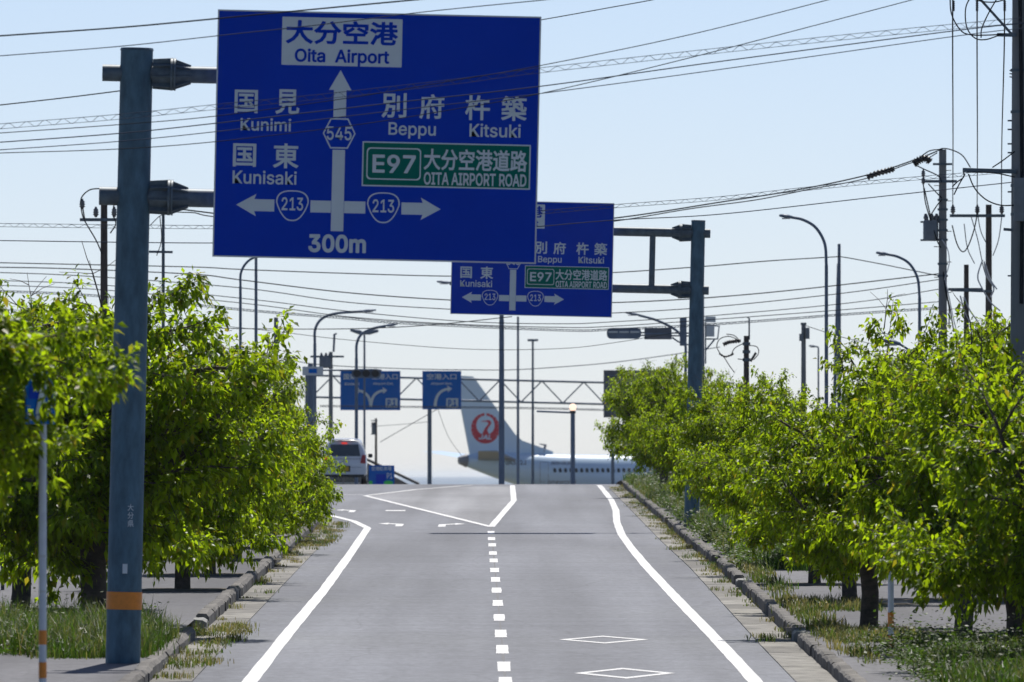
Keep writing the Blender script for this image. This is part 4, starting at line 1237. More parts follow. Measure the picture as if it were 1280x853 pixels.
# side-view signals on the right
d = 440; base = Vector(((876 - 640) * d / F, d, H(d)))
t = thing('traffic_signal', 'signal pole behind the far sign pole with two grey heads on a long left arm', 'traffic signal', base)
q = lambda x, y: P(x, y, d) - base
mb = MB(); mb.tube([(0, 0, -.3), q(876, 345)], [.16, .12], 12); mb.build('pole', M['steel_far'], t)
for yy in (416.8, 420.2):
    mb = MB(); mb.tube([q(876, yy), q(770, yy - 1.2)], .03, 8); mb.build('arm', M['steel_far'], t)
mb = MB(); mb.tube(catm([q(876, 434), q(852, 429), q(840, 422)], 4), .03, 8); mb.build('brace', M['steel_far'], t)
c = q(780, 417); mb = MB(); mb.prism(rrect(c.x, c.z, 43 * d / F, .40, .16), c.y - .18, c.y - .02); mb.build('signal_head', M['steel_far'], t)
for i in range(3):
    mb = MB(); mb.box(c + Vector(((i - 1) * .40, -.24, .05)), (.34, .12, .06)); mb.build('visor', M['alu'], t)
c2 = q(822.5, 417.3); mb = MB(); mb.box(c2 + Vector((0, -.1, 0)), (34 * d / F, .16, 14.5 * d / F)); mb.build('signal_plate', M['greysign'], t)
mb = MB(); mb.box(c2 + Vector((0, -.2, 0)), (34 * d / F, .05, .06)); mb.build('rail', M['steel_far'], t)
mb = MB(); mb.box(q(854, 415) + Vector((0, -.1, 0)), (8.5 * d / F, .2, 35 * d / F)); mb.build('control_box', M['steel_far'], t)
for (x0, y0, x1, y1) in ((881.5, 396, 894.5, 403), (883, 406, 893, 421)):
    mb = MB(); c = (q(x0, y0) + q(x1, y1)) / 2; mb.box(c, ((x1 - x0) * d / F, .25, (y1 - y0) * d / F)); mb.build('signal_box', M['alu'], t)
for pts in (((883, 424), (897, 424), (899, 408), (884, 407)), ((882, 438), (893, 425)), ((882, 400), (882, 455))):
    mb = MB(); mb.tube([q(*p_) for p_ in pts], .03, 6); mb.build('bracket', M['steel_far'], t)

# ---- utility poles
def upole(label, x, ytop, d, thick, m='cpole', group='utility poles', steps=False, name='utility_pole'):
    k = d / F; base = Vector(((x - 640) * k, d, H(d)))
    t = thing(name, label, 'utility pole', base, group=group)
    r_ = thick * k / 2
    top = P(x, ytop, d) - base
    mb = MB(); mb.tube([(0, 0, -.4), top], [r_ * 1.25, r_ * .92], 16); mb.build('pole', M[m], t)
    if steps:
        z = 2.0; s_ = 1
        while z < top.z - .3:
            mb = MB(); mb.tube([(s_ * r_ * .8, 0, z), (s_ * (r_ + .13), 0, z)], .014, 5); mb.build('step_bolt', M['steel2'], t)
            z += .42; s_ = -s_
    return t, base, (lambda a, b: P(a, b, d) - base)
def crossarm(t, q, a, b, w_=.075, m='steel2', dy=-.15):
    mb = MB(); mb.bar(q(*a) + Vector((0, dy, 0)), q(*b) + Vector((0, dy, 0)), w_, w_); return mb.build('crossarm', M[m], t)
def insulator(t, q, x, y, h, dy=-.15, s_=1.0):
    p_ = q(x, y) + Vector((0, dy, 0))
    prof = [(.03, 0), (.05, .05), (.085, .07), (.05, .10), (.085, .13), (.05, .16), (.075, .19), (.03, .23), (.03, .27)]
    mb = MB(); mb.tube([p_ + Vector((0, 0, z * s_)) for _, z in prof], [r_ * s_ for r_, _ in prof], 10); return mb.build('insulator', M['porc'], t)
def jumper(t, q, pts, r_=.012, m='wire', dy=-.18):
    mb = MB(); mb.tube(catm([q(*p_) + Vector((0, dy, 0)) for p_ in pts], 6), r_, 5); return mb.build('jumper_cable', M[m], t)
def transformer(t, q, x, y, W, Hh):
    p_ = q(x, y); r_ = W / 2
    mb = MB(); mb.tube([p_ + Vector((0, 0, -Hh/2)), p_ + Vector((0, 0, Hh/2)), p_ + Vector((0, 0, Hh/2 + .04))], [r_, r_, r_ * .85], 16)
    o = mb.build('transformer', M['trafo'], t)
    for a in (-.5, .1, .6):
        mb = MB(); mb.tube([p_ + Vector((r_ * a, 0, Hh/2)), p_ + Vector((r_ * a * 1.3, 0, Hh/2 + .12)), p_ + Vector((r_ * a * 1.3, 0, Hh/2 + .22))], [.05, .07, .03], 8); mb.build('bushing', M['porc'], o)
    for a in (-.25, .25):
        mb = MB(); mb.box(p_ + Vector((0, 0, a)), (W * 1.35, .06, .05)); mb.build('bracket', M['steel2'], o)
    return o
# concrete pole with transformer
t, base, q = upole('concrete utility pole with grey transformer and cable ends at right', 1178.5, 187, 330, 10, steps=True)
crossarm(t, q, (1152, 227), (1196, 227)); crossarm(t, q, (1185, 362), (1228, 362)); crossarm(t, q, (1166, 205.5), (1190, 205.5), .06)
insulator(t, q, 1154, 231, .2, s_=.8); insulator(t, q, 1154, 222, .2, s_=.8)
transformer(t, q, 1163.5, 289, .42, .52)
for pts in (((1172, 189), (1178, 186), (1190, 188), (1203, 195), (1213, 210)), ((1150, 197), (1162, 189), (1178, 187)), ((1154, 231), (1157, 255), (1166, 285), (1172, 303), (1176, 310)),
            ((1160, 230), (1172, 243), (1177, 248)), ((1155, 235), (1161, 262), (1164, 276)), ((1143, 206), (1155, 212), (1172, 220), (1177, 228)), ((1164, 268), (1172, 256), (1177, 250)),
            ((1190, 282), (1196, 305), (1203, 315), (1210, 308), (1218, 285), (1222, 262)), ((1181, 350), (1184, 370), (1188, 390), (1192, 415)), ((1179, 340), (1182, 365), (1186, 385), (1186, 410))):
    jumper(t, q, pts, .018)
for pts in (((1181, 350), (1186, 372), (1190, 392), (1196, 418)), ((1177, 300), (1184, 312), (1186, 330), (1180, 350))): jumper(t, q, pts, .014, 'wirew', -.3)
def bundle(t, q, pts, r_):
    mb = MB(); path = catm([q(*p_) for p_ in pts], 8)
    rr = [r_ * (1 + .35 * math.sin(i * 2.1)) for i in range(len(path))]
    mb.tube(path, rr, 8); return mb.build('cable_splice', M['dark'], t)
bundle(t, q, ((1084, 222), (1096, 217), (1108, 214), (1118, 211)), .075)
bundle(t, q, ((1142, 205), (1150, 200), (1158, 198), (1163, 203)), .095)
for z in (250, 262, 275, 288, 300, 330, 345):
    mb = MB(); c = q(1178.5, z); mb.tube([c + Vector((0, 0, -.03)), c + Vector((0, 0, .03))], .145, 14); mb.build('pole_band', M['steel2'], t)
# wooden pole with the three line insulators
t, base, q = upole('dark wooden utility pole carrying three vertical lines on a crossarm', 1236, 256, 345, 8, 'wood')
crossarm(t, q, (1187, 270), (1256, 270), .085)
for x in (1191, 1221.5, 1252): insulator(t, q, x, 268, .2, s_=1.0)
for pts in (((1222, 270), (1226, 290), (1233, 305)), ((1252, 272), (1248, 300), (1241, 320)), ((1214, 272), (1222, 300), (1228, 330), (1232, 345)), ((1205, 280), (1209, 310), (1218, 330))): jumper(t, q, pts, .014, 'wire2')
for i, (x, lab) in enumerate(((1191, 'leftmost'), (1221.5, 'middle'), (1252, 'rightmost'))):
    xt = x + (3.5 if x > 1240 else 0)
    wire(lab + ' of the three tall lines rising steeply from the wooden pole crossarm', [(x, 262), (x + .4, 180), (xt, 60), (xt + .3, -12)], [344.8, 300, 240, 212], 1.25, 'wire')
# small dark pole, low crossarm and drooping pale cables
t, base, q = upole('short dark leaning pole beside the concrete utility pole', 1208, 331, 340, 6.5, 'wood')
crossarm(t, q, (1188, 363), (1240, 364.5), .07)
for pts in (((1228, 325), (1222, 345), (1226, 358), (1238, 378), (1250, 389)), ((1231, 330), (1238, 350), (1246, 362)), ((1230, 327), (1233, 345), (1242, 360), (1238, 372)), ((1200, 370), (1206, 390), (1214, 406)), ((1205, 372), (1212, 388), (1222, 402))): jumper(t, q, pts, .022, 'wirew')
# big near concrete pole at the right picture edge
t, base, q = upole('massive near concrete utility pole cut off by the right picture edge', 1280, -30, 172, 31, steps=False)
for y in (151, 162, 180, 191, 345, 214, 240): 
    mb = MB(); p_ = q(1263, y); mb.box(p_ + Vector((0, 0, 0)), (.075, .05, .022)); mb.build('step_bolt', M['steel2'], t)
crossarm(t, q, (1203, 213), (1270, 215), .06); crossarm(t, q, (1246, 44), (1270, 44.5), .05); crossarm(t, q, (1220, -6), (1265, 44), .035)
crossarm(t, q, (1254, 287), (1266, 288), .04)
mb = MB(); c = q(1278, 250); mb.box(c + Vector((0, -.22, 0)), (.26, .1, .62)); mb.build('junction_box', M['trafo'], t)
for z in (88, 140, 232, 268):
    mb = MB(); c = q(1280, z); mb.tube([c + Vector((0, 0, -.02)), c + Vector((0, 0, .02))], .192, 20); mb.build('pole_band', M['steel2'], t)
for pts in (((1187, -8), (1189, 18), (1200, 38), (1212, 44), (1235, 44.5), (1256, 43)), ((1216, -8), (1207, 10), (1208, 34), (1218, 48), (1232, 50), (1250, 44)), ((1250, -8), (1236, 16), (1227, 36), (1226, 48)), ((1218, 0), (1230, 3), (1245, 3), (1262, -2)),
            ((1204, 215), (1204, 222), (1196, 228), (1190, 234)), ((1208, 216), (1224, 216), (1244, 217), (1268, 222)), ((1210, 218), (1218, 236), (1232, 250), (1250, 257), (1270, 257)), ((1240, 210), (1252, 202), (1268, 190)), ((1206, 218), (1198, 232), (1192, 244))):
    jumper(t, q, pts, .010)
for x in (1192, 1221.5, 1256):
    bundle(t, q, ((x, 1), (x + .1, 8), (x, 14)), .018)
mb = MB(); mb.tube(catm([q(1274, -30), q(1276, 100), q(1277, 250), q(1276, 380)], 8), .03, 6); o = mb.build('riser_cable', M['wire'], t); o.location.y = -.2
mb = MB(); 
for i in range(3): mb.tube([q(1262, 88 + i * 4), q(1267, 89 + i * 4)], .01, 5)
tag(mb.build('hook_bolt', M['steel2'], t), kind='stuff')
# pole with messy cables between signal and boxes
t, base, q = upole('utility pole wrapped in loose dark cables above the right trees', 933, 420, 385, 7, 'wood')
mb = MB(); mb.tube([q(936.5, 425), q(936.5, 398), q(934, 397)], .03, 6); mb.build('rod', M['steel2'], t)
bundle(t, q, ((904, 431), (911, 428), (917, 427), (926, 426)), .06)
bundle(t, q, ((899, 442), (906, 446), (914, 444), (917, 442)), .03)
bundle(t, q, ((938, 452), (942, 446), (945, 441)), .04)
for pts in (((926, 427), (912, 421), (900, 424), (896, 434), (902, 445)), ((928, 430), (918, 436), (914, 444)), ((936, 432), (946, 434), (948, 442), (942, 450)), ((926, 428), (918, 420), (908, 418)), ((922, 449), (930, 450)), ((905, 447), (912, 458), (918, 466))): jumper(t, q, pts, .016)
for y in (430, 440, 450): 
    mb = MB(); c = q(933, y); mb.tube([c + Vector((0, 0, -.05)), c + Vector((0, 0, .05))], .13, 10); mb.build('pole_band', M['steel2'], t)
# pole with boxes
t, base, q = upole('concrete utility pole with two equipment boxes over the right trees', 1004.5, 404, 420, 6)
for (x, y, a, b) in ((1001.5, 422, 5, 9), (1009.5, 417, 4.5, 14)):
    mb = MB(); mb.box(q(x, y) + Vector((0, -.15, 0)), (a * 420 / F, .2, b * 420 / F)); mb.build('equipment_box', M['trafo'], t)
mb = MB(); mb.box(q(1004.5, 405), (.2, .2, .08)); mb.build('pole_cap', M['steel2'], t)
# left pole behind the near sign pole
t, base, q = upole('wooden utility pole with crossarms just left of the near sign pole', 130, 248, 306, 9, 'wood')
crossarm(t, q, (100, 275), (148, 275), .08); 
for pts in (((126, 236), (112, 238), (102, 248), (102, 262), (106, 276), (120, 300), (128, 318)), ((104, 262), (106, 274)), ((143, 255), (141, 268), (145, 280), (138, 292))): jumper(t, q, pts, .018)
insulator(t, q, 103, 262, .2); insulator(t, q, 120, 272, .2); insulator(t, q, 143, 272, .2)
t, base, q = upole('wooden utility pole partly hidden behind the near sign pole', 204, 262, 306.5, 4, 'steel2')
crossarm(t, q, (186, 266), (208, 266), .06); crossarm(t, q, (186, 315), (216, 315.5), .06); insulator(t, q, 204, 268, .2)
for pts in (((200, 270), (202, 300), (196, 320)), ((188, 282), (198, 272), (204, 268))): jumper(t, q, pts, .012)
# far left transformer poles
t, base, q = upole('far utility pole with transformer behind the left blue airport sign', 413.5, 440, 560, 5)
crossarm(t, q, (388, 446), (430, 446), .09); transformer(t, q, 406.5, 453, .55, .45)
mb = MB(); mb.tube([q(417, 440), q(418, 418), q(421, 417.5)], .06, 6); mb.build('rod', M['steel_far'], t)
t, base, q = upole('small distant utility pole with a box, right of the white car', 470, 523, 740, 3, 'wood')
transformer(t, q, 467.2, 538, .26, .55); crossarm(t, q, (464, 526), (472, 526), .06)
# small pale signboards over the left trees
for (x, y, a, b, lab) in ((361, 454, 10, 14, 'small pale box sign above the left trees'), (391, 464, 26, 11, 'wide pale sign just above the left trees beside the traffic signal')):
    d = 455; base = Vector(((x - 640) * d / F, d, H(d)))
    t = thing('pale_sign', lab, 'sign', base)
    mb = MB(); mb.tube([(0, .1, -.3), P(x, y, d) - base + Vector((0, .1, 0))], .05, 8); mb.build('post', M['steel_far'], t)
    mb = MB(); mb.box(P(x, y, d) - base, (a * d / F, .08, b * d / F)); mb.build('panel', M['alu'], t)
    mb = MB(); mb.box(P(x, y, d) - base + Vector((0, -.05, 0)), (a * d / F * .4, .02, b * d / F * .5)); mb.build('print', M['blue2'], t)
# dark roof-like panel over right trees
d = 262; base = Vector(((1135 - 640) * d / F, d, H(d)))
t = thing('dark_panel', 'dark tilted panel on a post among the right tree tops', 'sign', base)
mb = MB(); mb.tube([(0, .1, -.3), P(1135, 445, d) - base], .05, 8); mb.build('post', M['steel_far'], t)
mb = MB(); c = P(1135, 446, d) - base; mb.prism([(c.x - .24, c.z - .14), (c.x + .12, c.z - .14), (c.x + .2, c.z + .16), (c.x, c.z + .16)], -.05, .05); mb.build('panel', M['greysign'], t)

# ---- pedestrian crossing sign, near left
d = 110.9; k = d / F
base = Vector(((53.5 - 640) * k, d, H(d) + .14))
t = thing('crossing_sign', 'blue pedestrian crossing sign on white pole with orange bands, behind blurred leaves', 'road sign', base)
q = lambda x, y: P(x, y, d) - base
mb = MB(); mb.tube([(0, 0, -.3), (0, 0, q(53, 455).z)], .036, 14); mb.build('pole', M['whitepole'], t)
for (ya, yb) in ((806, 788), (848, 828)):
    mb = MB(); mb.tube([(0, 0, q(53, ya).z), (0, 0, q(53, yb).z)], .0375, 14, cap=False); mb.build('orange_band', M['band'], t)
for yy in (697, 741):
    mb = MB(); mb.tube([(0, 0, q(53, yy).z), (0, 0, q(53, yy - 3).z)], .039, 14); mb.build('clip', M['alu'], t)
piv = thing('panel_frame', None, None); piv.parent = t
bpy.data.objects.remove(piv)
c = q(46, 491) + Vector((0, -.11, 0))
pent = [(0, .31), (.30, .04), (.30, -.29), (-.30, -.29), (-.30, .04)]
def rotz(p_, y_, a=R(66)): return (p_[0] * math.cos(a) + y_ * math.sin(a) * -1, p_[0] * math.sin(a) * -1 * -1 + y_ * math.cos(a), p_[1])
def plate(outline, y0, y1, m, nm):
    n = len(outline); mb = MB()
    vs = [Vector(rotz(p_, y0)) for p_ in outline] + [Vector(rotz(p_, y1)) for p_ in outline]
    mb.add(vs, [tuple(range(n)), tuple(reversed(range(n, 2*n)))] + [((i+1) % n, i, i + n, (i+1) % n + n) for i in range(n)])
    return mb.build(nm, m, t, c)
plate(pent, -.045, -.035, M['blue2'], 'panel')
plate([(0, .26), (.25, .03), (.25, -.06), (-.25, -.06), (-.25, .03)], -.05, -.0475, M['blue'], 'panel_print')
plate([(-.02, .22), (.05, .22), (.05, .14), (.12, .02), (.09, 0), (.05, .07), (.04, 0), (.12, -.2), (.05, -.2), (0, -.06), (-.06, -.2), (-.13, -.2), (-.05, 0), (-.05, .06), (-.11, 0), (-.14, .03), (-.06, .14)], -.058, -.0555, M['swhite'], 'walking_figure')
for i in range(4): plate([(-.24 + i * .13, -.21), (-.17 + i * .13, -.21), (-.17 + i * .13, -.26), (-.24 + i * .13, -.26)], -.055, -.0525, M['swhite'], 'stripe')
# ---- banded post on the right
x, y = gp(1113.5, 826); base = Vector((x, y, H(y) + .14))
t = thing('marker_post', 'slim white post with orange bands among the right trunks', 'post', base)
hz = (826 - 668) * y / F
mb = MB(); mb.tube([(0, 0, -.3), (0, 0, hz)], .040, 14); mb.build('pole', M['whitepole'], t)
for (ya, yb) in ((823, 808), (797, 779)):
    mb = MB(); mb.tube([(0, 0, (826 - ya) * y / F), (0, 0, (826 - yb) * y / F)], .0415, 14, cap=False); mb.build('orange_band', M['band'], t)
# ---- dark handrail at the left edge
x0, y0 = -8.0, 205.0
t = thing('handrail', 'dark metal handrail at the left picture edge beyond the side road', 'handrail', (x0 - .7, y0, H(y0) + .13))
for i in range(5):
    mb = MB(); mb.tube([(-i * .9, 0, 0), (-i * .9, 0, .85)], .03, 8); mb.build('post', M['dark'], t)
for z in (.45, .85):
    mb = MB(); mb.tube([(-3.8, 0, z), (.2, 0, z)], .028, 8); mb.build('rail', M['dark'], t)

# ================================================================== WHITE CAR at the crest
d = 452.0; k = d / F
cx = (430.5 - 640) * k
car = thing('parked_car', 'white compact car seen from behind with lit brake lamps at the crest', 'car', (cx, d, H(d)))
car.name = 'white_car'
S_ = 1.66 / 1.66
def csec(y, zb, wb, zbelt, wbelt, zr, wr):
    pts = [(wb * .9, zb), (wb, zb + .12), (wbelt * 1.01, (zb + zbelt) / 2), (wbelt, zbelt), (wr + (wbelt - wr) * .45, zbelt + (zr - zbelt) * .55), (wr, zr - .10), (wr * .86, zr - .02), (wr * .4, zr)]
    return [(x, y, z) for x, z in pts] + [(-x, y, z) for x, z in reversed(pts)]
secs = [csec(0.00, .42, .76, .92, .76, 1.00, .70), csec(.03, .34, .80, .98, .79, 1.12, .70), csec(.10, .30, .825, 1.0, .82, 1.52, .60), csec(.22, .28, .83, 1.0, .83, 1.66, .61),
        csec(.7, .26, .83, 1.0, .83, 1.73, .62), csec(1.6, .26, .83, .99, .83, 1.74, .62), csec(2.2, .26, .83, .97, .83, 1.66, .60), csec(2.75, .26, .83, .95, .82, 1.0, .70), csec(3.3, .28, .80, .85, .79, .90, .62), csec(3.42, .34, .72, .72, .70, .76, .5)]
mb = MB(); vs = [p_ for s_ in secs for p_ in s_]; n = 16
fs = [(i * n + j, i * n + (j + 1) % n, (i + 1) * n + (j + 1) % n, (i + 1) * n + j) for i in range(len(secs) - 1) for j in range(n)]
fs += [tuple(reversed(range(n))), tuple((len(secs) - 1) * n + j for j in range(n))]
mb.add(vs, fs, 0, True); mb.build('body', M['car'], car)
mb = MB(); o_ = [(-.60, 1.06), (.60, 1.06), (.52, 1.50), (-.52, 1.50)]
mb.add([(x, .035 + (z - 1.06) * .11 - .03, z) for x, z in o_] + [(x, .12 + (z - 1.06) * .11, z) for x, z in o_], [(0, 1, 2, 3), (1, 5, 6, 2), (0, 3, 7, 4), (3, 2, 6, 7), (0, 4, 5, 1)]); mb.build('rear_window', M['glass'], car)
mb = MB(); mb.prism(rrect(0, .50, 1.60, .26, .08), -.07, .06); mb.build('bumper', M['car'], car)
mb = MB(); mb.box((0, .02, .33), (1.5, .12, .14)); mb.build('underside', M['dark'], car)
mb = MB(); mb.box((0, -.012, .955), (1.30, .012, .012)); mb.box((0, -.012, .63), (1.25, .012, .012)); tag(mb.build('panel_gap', M['dark'], car), kind='stuff')
mb = MB(); mb.box((0, -.02, 1.02), (.34, .05, .035)); mb.build('door_handle', M['car'], car)
mb = MB(); mb.prism([(x, z) for x, z in rrect(0, .86, .13, .09, .03)], -.035, -.01); mb.build('emblem', M['alu'], car)
pl_ = MB(); pl_.box((0, -.085, .585), (.33, .015, .165)); pl = pl_.build('licence_plate', M['plate'], car)
mb = MB(); mb.box((0, -.07, .585), (.44, .02, .22)); mb.build('plate_recess', M['dark'], car)
for s_ in (-1, 1):
    mb = MB(); mb.prism([(s_ * .60, .80), (s_ * .80, .78), (s_ * .80, 1.10), (s_ * .67, 1.10)], -.03, .12); o = mb.build('tail_lamp', M['tail'], car)
    mb = MB(); mb.box((s_ * .70, -.04, .98), (.09, .02, .07)); mb.build('brake_light', M['taillit'] if s_ < 0 else M['tail'], o)
    w_ = bpy.data.objects.new('wheel', None); COL.objects.link(w_); w_.parent = car; w_.location = (s_ * .73, .62, .29)
    mb = MB(); mb.tube([(-.09, 0, 0), (.09, 0, 0)], .29, 22); mb.build('tyre', M['rubber'], w_)
    mb = MB(); mb.tube([(-.095, 0, 0), (.095, 0, 0)], .19, 14); mb.build('rim', M['alu'], w_)
    w2 = copy_tree(w_, car); w2.location = (s_ * .73, 2.8, .29)
    mb = MB(); mb.prism(rrect(s_ * .95, 1.08, .17, .15, .05), 2.15, 2.27); mb.build('mirror', M['dark'], car)
    mb = MB(); mb.add([(s_ * .835, .4, 1.05), (s_ * .835, 2.3, 1.03), (s_ * .68, 2.0, 1.58), (s_ * .68, .5, 1.58)], [(0, 1, 2, 3)]); mb.build('side_window', M['glass'], car)
mb = MB(); mb.prism(rrect(-.10 + .1, 1.555, .22, .05, .02), .02, .10); mb.build('high_brake_lamp', M['taillit'], car)
mb = MB(); mb.box((0, .12, 1.68), (1.05, .22, .03)); mb.build('spoiler', M['car'], car)

# ================================================================== AIRCRAFT
d = 1087.0; k = d / F
TH_ = R(20)
base = P(579.5, 594, d); base.z = H(d)
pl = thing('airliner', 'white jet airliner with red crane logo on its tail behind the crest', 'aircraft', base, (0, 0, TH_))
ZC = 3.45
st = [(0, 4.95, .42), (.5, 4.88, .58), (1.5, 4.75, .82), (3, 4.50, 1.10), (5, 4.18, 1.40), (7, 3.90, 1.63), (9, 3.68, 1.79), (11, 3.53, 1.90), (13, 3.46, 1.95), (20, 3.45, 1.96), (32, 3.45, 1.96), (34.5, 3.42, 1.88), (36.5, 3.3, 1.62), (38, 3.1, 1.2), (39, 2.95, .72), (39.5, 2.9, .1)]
zoff = -0.05
mb = MB(); n = 32; vs = []
for x, z, r_ in st:
    for j in range(n):
        a = 2 * math.pi * j / n
        vs.append((x, r_ * .96 * math.cos(a), z + r_ * 1.03 * math.sin(a)))
fs = [(i * n + j, i * n + (j + 1) % n, (i + 1) * n + (j + 1) % n, (i + 1) * n + j) for i in range(len(st) - 1) for j in range(n)]
fs += [tuple(reversed(range(n)))]
mb.add(vs, fs, 0, True); body = mb.build('fuselage', M['plane'], pl)
mb = MB(); mb.tube([(-.45, 0, 4.93), (-.05, 0, 4.95), (.25, 0, 4.92)], [.34, .50, .62], 20); mb.build('tail_cone', M['planeg'], pl)
def foil(name, pts, th, m, axis='y', parent=pl):
    """pts: (x, s) outline in plan; thickness th; axis y = vertical fin in the x-z plane"""
    mb = MB(); nn = len(pts)
    if axis == 'y':
        vs = [(x, -th/2, s_) for x, s_ in pts] + [(x, th/2, s_) for x, s_ in pts]
    mb.add(vs, [tuple(range(nn)), tuple(reversed(range(nn, 2*nn)))] + [((i+1) % nn, i, i + nn, (i+1) % nn + nn) for i in range(nn)])
    return mb.build(name, m, parent)
foil('tail_fin', [(.65, 5.2), (-.05, 8.7), (-.80, 12.45), (-.5, 12.62), (.85, 12.55), (1.1, 12.3), (4.9, 7.35), (5.6, 6.75), (8.6, 5.75), (8.6, 5.0), (3, 4.8)], .26, M['plane'])
foil('rudder', [(.72, 5.9), (.02, 8.7), (-.72, 12.2), (-.35, 12.2), (.45, 8.9), (1.3, 5.9)], .275, M['plane'])
mb = MB(); mb.tube([(7.7, 0, 5.7), (7.9, 0, 6.35), (7.3, 0, 6.45)], [.16, .14, .05], 6); mb.build('antenna', M['planeg'], pl)
for s_ in (-1, 1):      # tailplanes
    mb = MB()
    root_ = [(1.2, 4.95), (5.0, 4.95)]; tipx = [(-1.1, 5.75), (.6, 5.75)]
    vs = [(1.2, s_ * .5, 4.95), (5.0, s_ * .5, 5.02), (5.0, s_ * .5, 4.80), (-1.3, s_ * 7.5, 5.78), (.5, s_ * 7.5, 5.82), (.5, s_ * 7.5, 5.72)]
    mb.add(vs, [(0, 1, 4, 3), (0, 3, 5, 2), (1, 2, 5, 4), (3, 4, 5), (0, 2, 1)]); mb.build('tailplane', M['plane'] if s_ > 0 else M['planeg'], pl)  # near tailplane in grey: its shade is put into the colour
    mb = MB()
    vs = [(14.5, s_ * 1.5, 2.4), (22.5, s_ * 1.5, 2.6), (22.5, s_ * 1.5, 1.9), (12.6, s_ * 17.0, 4.0), (14.2, s_ * 17.0, 4.05), (14.2, s_ * 17.0, 3.9)]
    mb.add(vs, [(0, 1, 4, 3), (0, 3, 5, 2), (1, 2, 5, 4), (3, 4, 5), (0, 2, 1)]); mb.build('wing', M['planeg'], pl)
    mb = MB(); mb.tube([(17.5, s_ * 4.9, 1.5), (19, s_ * 4.9, 1.45), (21.5, s_ * 4.9, 1.4), (22.0, s_ * 4.9, 1.4)], [.45, .85, 1.0, .92], 20); mb.build('engine', M['planeg'], pl)
    mb = MB(); mb.tube([(17.2, s_ * 2.9 - .2, .55), (17.2, s_ * 2.9 + .2, .55)], .55, 16); mb.build('wheel', M['rubber'], pl)
    mb = MB(); mb.tube([(17.2, s_ * 2.9, .5), (17.2, s_ * 2.9, 2.4)], .12, 8); mb.build('landing_gear', M['planeg'], pl)
mb = MB(); mb.tube([(34.5, 0, .4), (34.5, 0, 2.2)], .1, 8); mb.build('landing_gear', M['planeg'], pl)
mb = MB(); mb.tube([(34.5, -.25, .35), (34.5, .25, .35)], .35, 14); mb.build('wheel', M['rubber'], pl)
# windows and print on the near side
def side_y(x, z):
    xs = [a[0] for a in st]; zc = np.interp(x, xs, [a[1] for a in st]); rr = np.interp(x, xs, [a[2] for a in st])
    s_ = min(.98, max(-.98, (z - zc) / (rr * 1.03)))
    return -rr * .96 * math.cos(math.asin(s_)) - .012
wmb = MB(); wmb.prism(rrect(0, 0, .27, .40, .10, 3), -.015, .015); wme = wmb.mesh('window', M['glass'])
x = 8.2
while x < 33.5:
    place('window', wme, pl, (x, side_y(x, 4.05), 4.05), (R(-18), 0, 0)); x += .51
for x0 in (7.2, 34.2):
    mb = MB()
    for (a, b, w_, h_) in ((-.4, 0, .03, 1.8), (.4, 0, .03, 1.8), (0, .9, .8, .03), (0, -.9, .8, .03)): mb.box((x0 + a, side_y(x0, 3.9 + b), 3.9 + b), (w_, .02, h_))
    tag(mb.build('door_outline', M['planeg'], pl), kind='stuff')
def side_text(s_, x, z, w_, h_, m):
    v, f, a = text_data(s_, 0.01)
    mb = MB(); mb.add([(x + (p_[0] - .5) * w_, side_y(x + (p_[0] - .5) * w_, z + (p_[2] - .5) * h_) + p_[1] * .3, z + (p_[2] - .5) * h_) for p_ in v], f)
    mb.build('lettering', m, pl)
side_text('JA322J', 4.6, 4.75, 1.9, .42, M['ink'])
side_text('JAPAN AIRLINES', 9.0, 4.72, 2.2, .32, M['ink'])
side_text('oneworld', 8.9, 3.0, 2.6, .36, M['planeg'])
# round red crane emblem on the fin
ec = (2.05, 7.85); er = 1.38
yv = -.142
def disc(c, r_, y_, m, nm, n=40):
    return flat_poly([(c[0] + r_ * math.cos(a), c[1] + r_ * math.sin(a)) for a in np.linspace(0, 2*math.pi, n + 1)[:-1]], y_, m, pl, nm)
emb = disc(ec, er, yv, M['red'], 'crane_emblem')
disc((ec[0] + .0, ec[1] + .28), er * .64, yv - .008, M['plane'], 'emblem_opening')
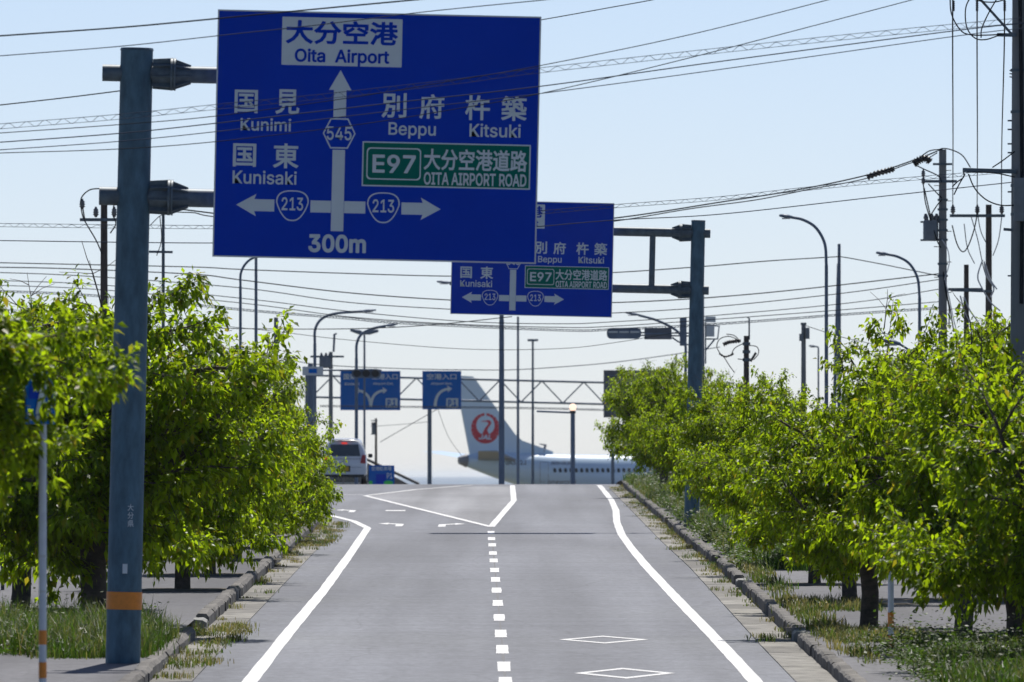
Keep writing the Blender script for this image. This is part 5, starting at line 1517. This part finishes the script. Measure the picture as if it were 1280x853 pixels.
# feather-like cuts round the wing tips and the crane's neck and head
neck = [(-.55, -.95), (.55, -.95), (.30, -.45), (.16, -.15), (.30, .10), (.52, .36), (.56, .58), (.42, .72), (.22, .76), (.06, .70), (-.42, .66), (-.40, .62), (.04, .60), (.22, .56), (.28, .42), (.12, .20), (-.08, -.02), (-.20, -.25), (-.30, -.5)]
flat_poly([(ec[0] + a, ec[1] + b) for a, b in neck], yv - .016, M['red'], pl, 'crane_neck')
mb = MB(); mb.flat([(ec[0] - .10, yv - .02, ec[1] + 1.42), (ec[0] + .10, yv - .02, ec[1] + 1.42), (ec[0] + .06, yv - .02, ec[1] + .9), (ec[0] - .06, yv - .02, ec[1] + .9)]); mb.build('emblem_gap', M['plane'], pl)
for s_ in (-1, 1):
    for i in range(7):
        a = R(70 - i * 17); c, q_ = math.cos(a), math.sin(a)
        r0, r1 = er * .80, er * 1.02
        p_ = [(s_ * c * r1 - q_ * .03, q_ * r1 + c * .03), (s_ * c * r1 + q_ * .03, q_ * r1 - c * .03), (s_ * c * r0, q_ * r0)]
        mb = MB(); mb.flat([(ec[0] + a_, yv - .012, ec[1] + b_) for a_, b_ in p_]); mb.build('feather_cut', M['plane'], pl)
v, f, a = text_data('JAL', .03)
mb = MB(); mb.add([(ec[0] + (p_[0] - .5) * 1.25 + (p_[2] - .5) * .15, yv - .026 - abs(p_[1]) * .3, ec[1] - .80 + (p_[2] - .5) * .42) for p_ in v], f); mb.build('lettering', M['plane'], pl)

# ================================================================== HAZE
mb = MB(); mb.box((0, 34500, 10.8), (143000, 71700, 24))
hz = tag(mb.build('haze', []), kind='stuff')
hm = bpy.data.materials.new('haze_air'); hm.use_nodes = True; t_ = hm.node_tree; t_.nodes.remove(t_.nodes['Principled BSDF'])
pv = t_.nodes.new('ShaderNodeVolumePrincipled'); pv.inputs['Density'].default_value = 0.00002
pv.inputs['Color'].default_value = (.95, .98, 1, 1); pv.inputs['Anisotropy'].default_value = 0.5
t_.links.new(pv.outputs[0], t_.nodes['Material Output'].inputs['Volume'])
hz.data.materials.append(hm)
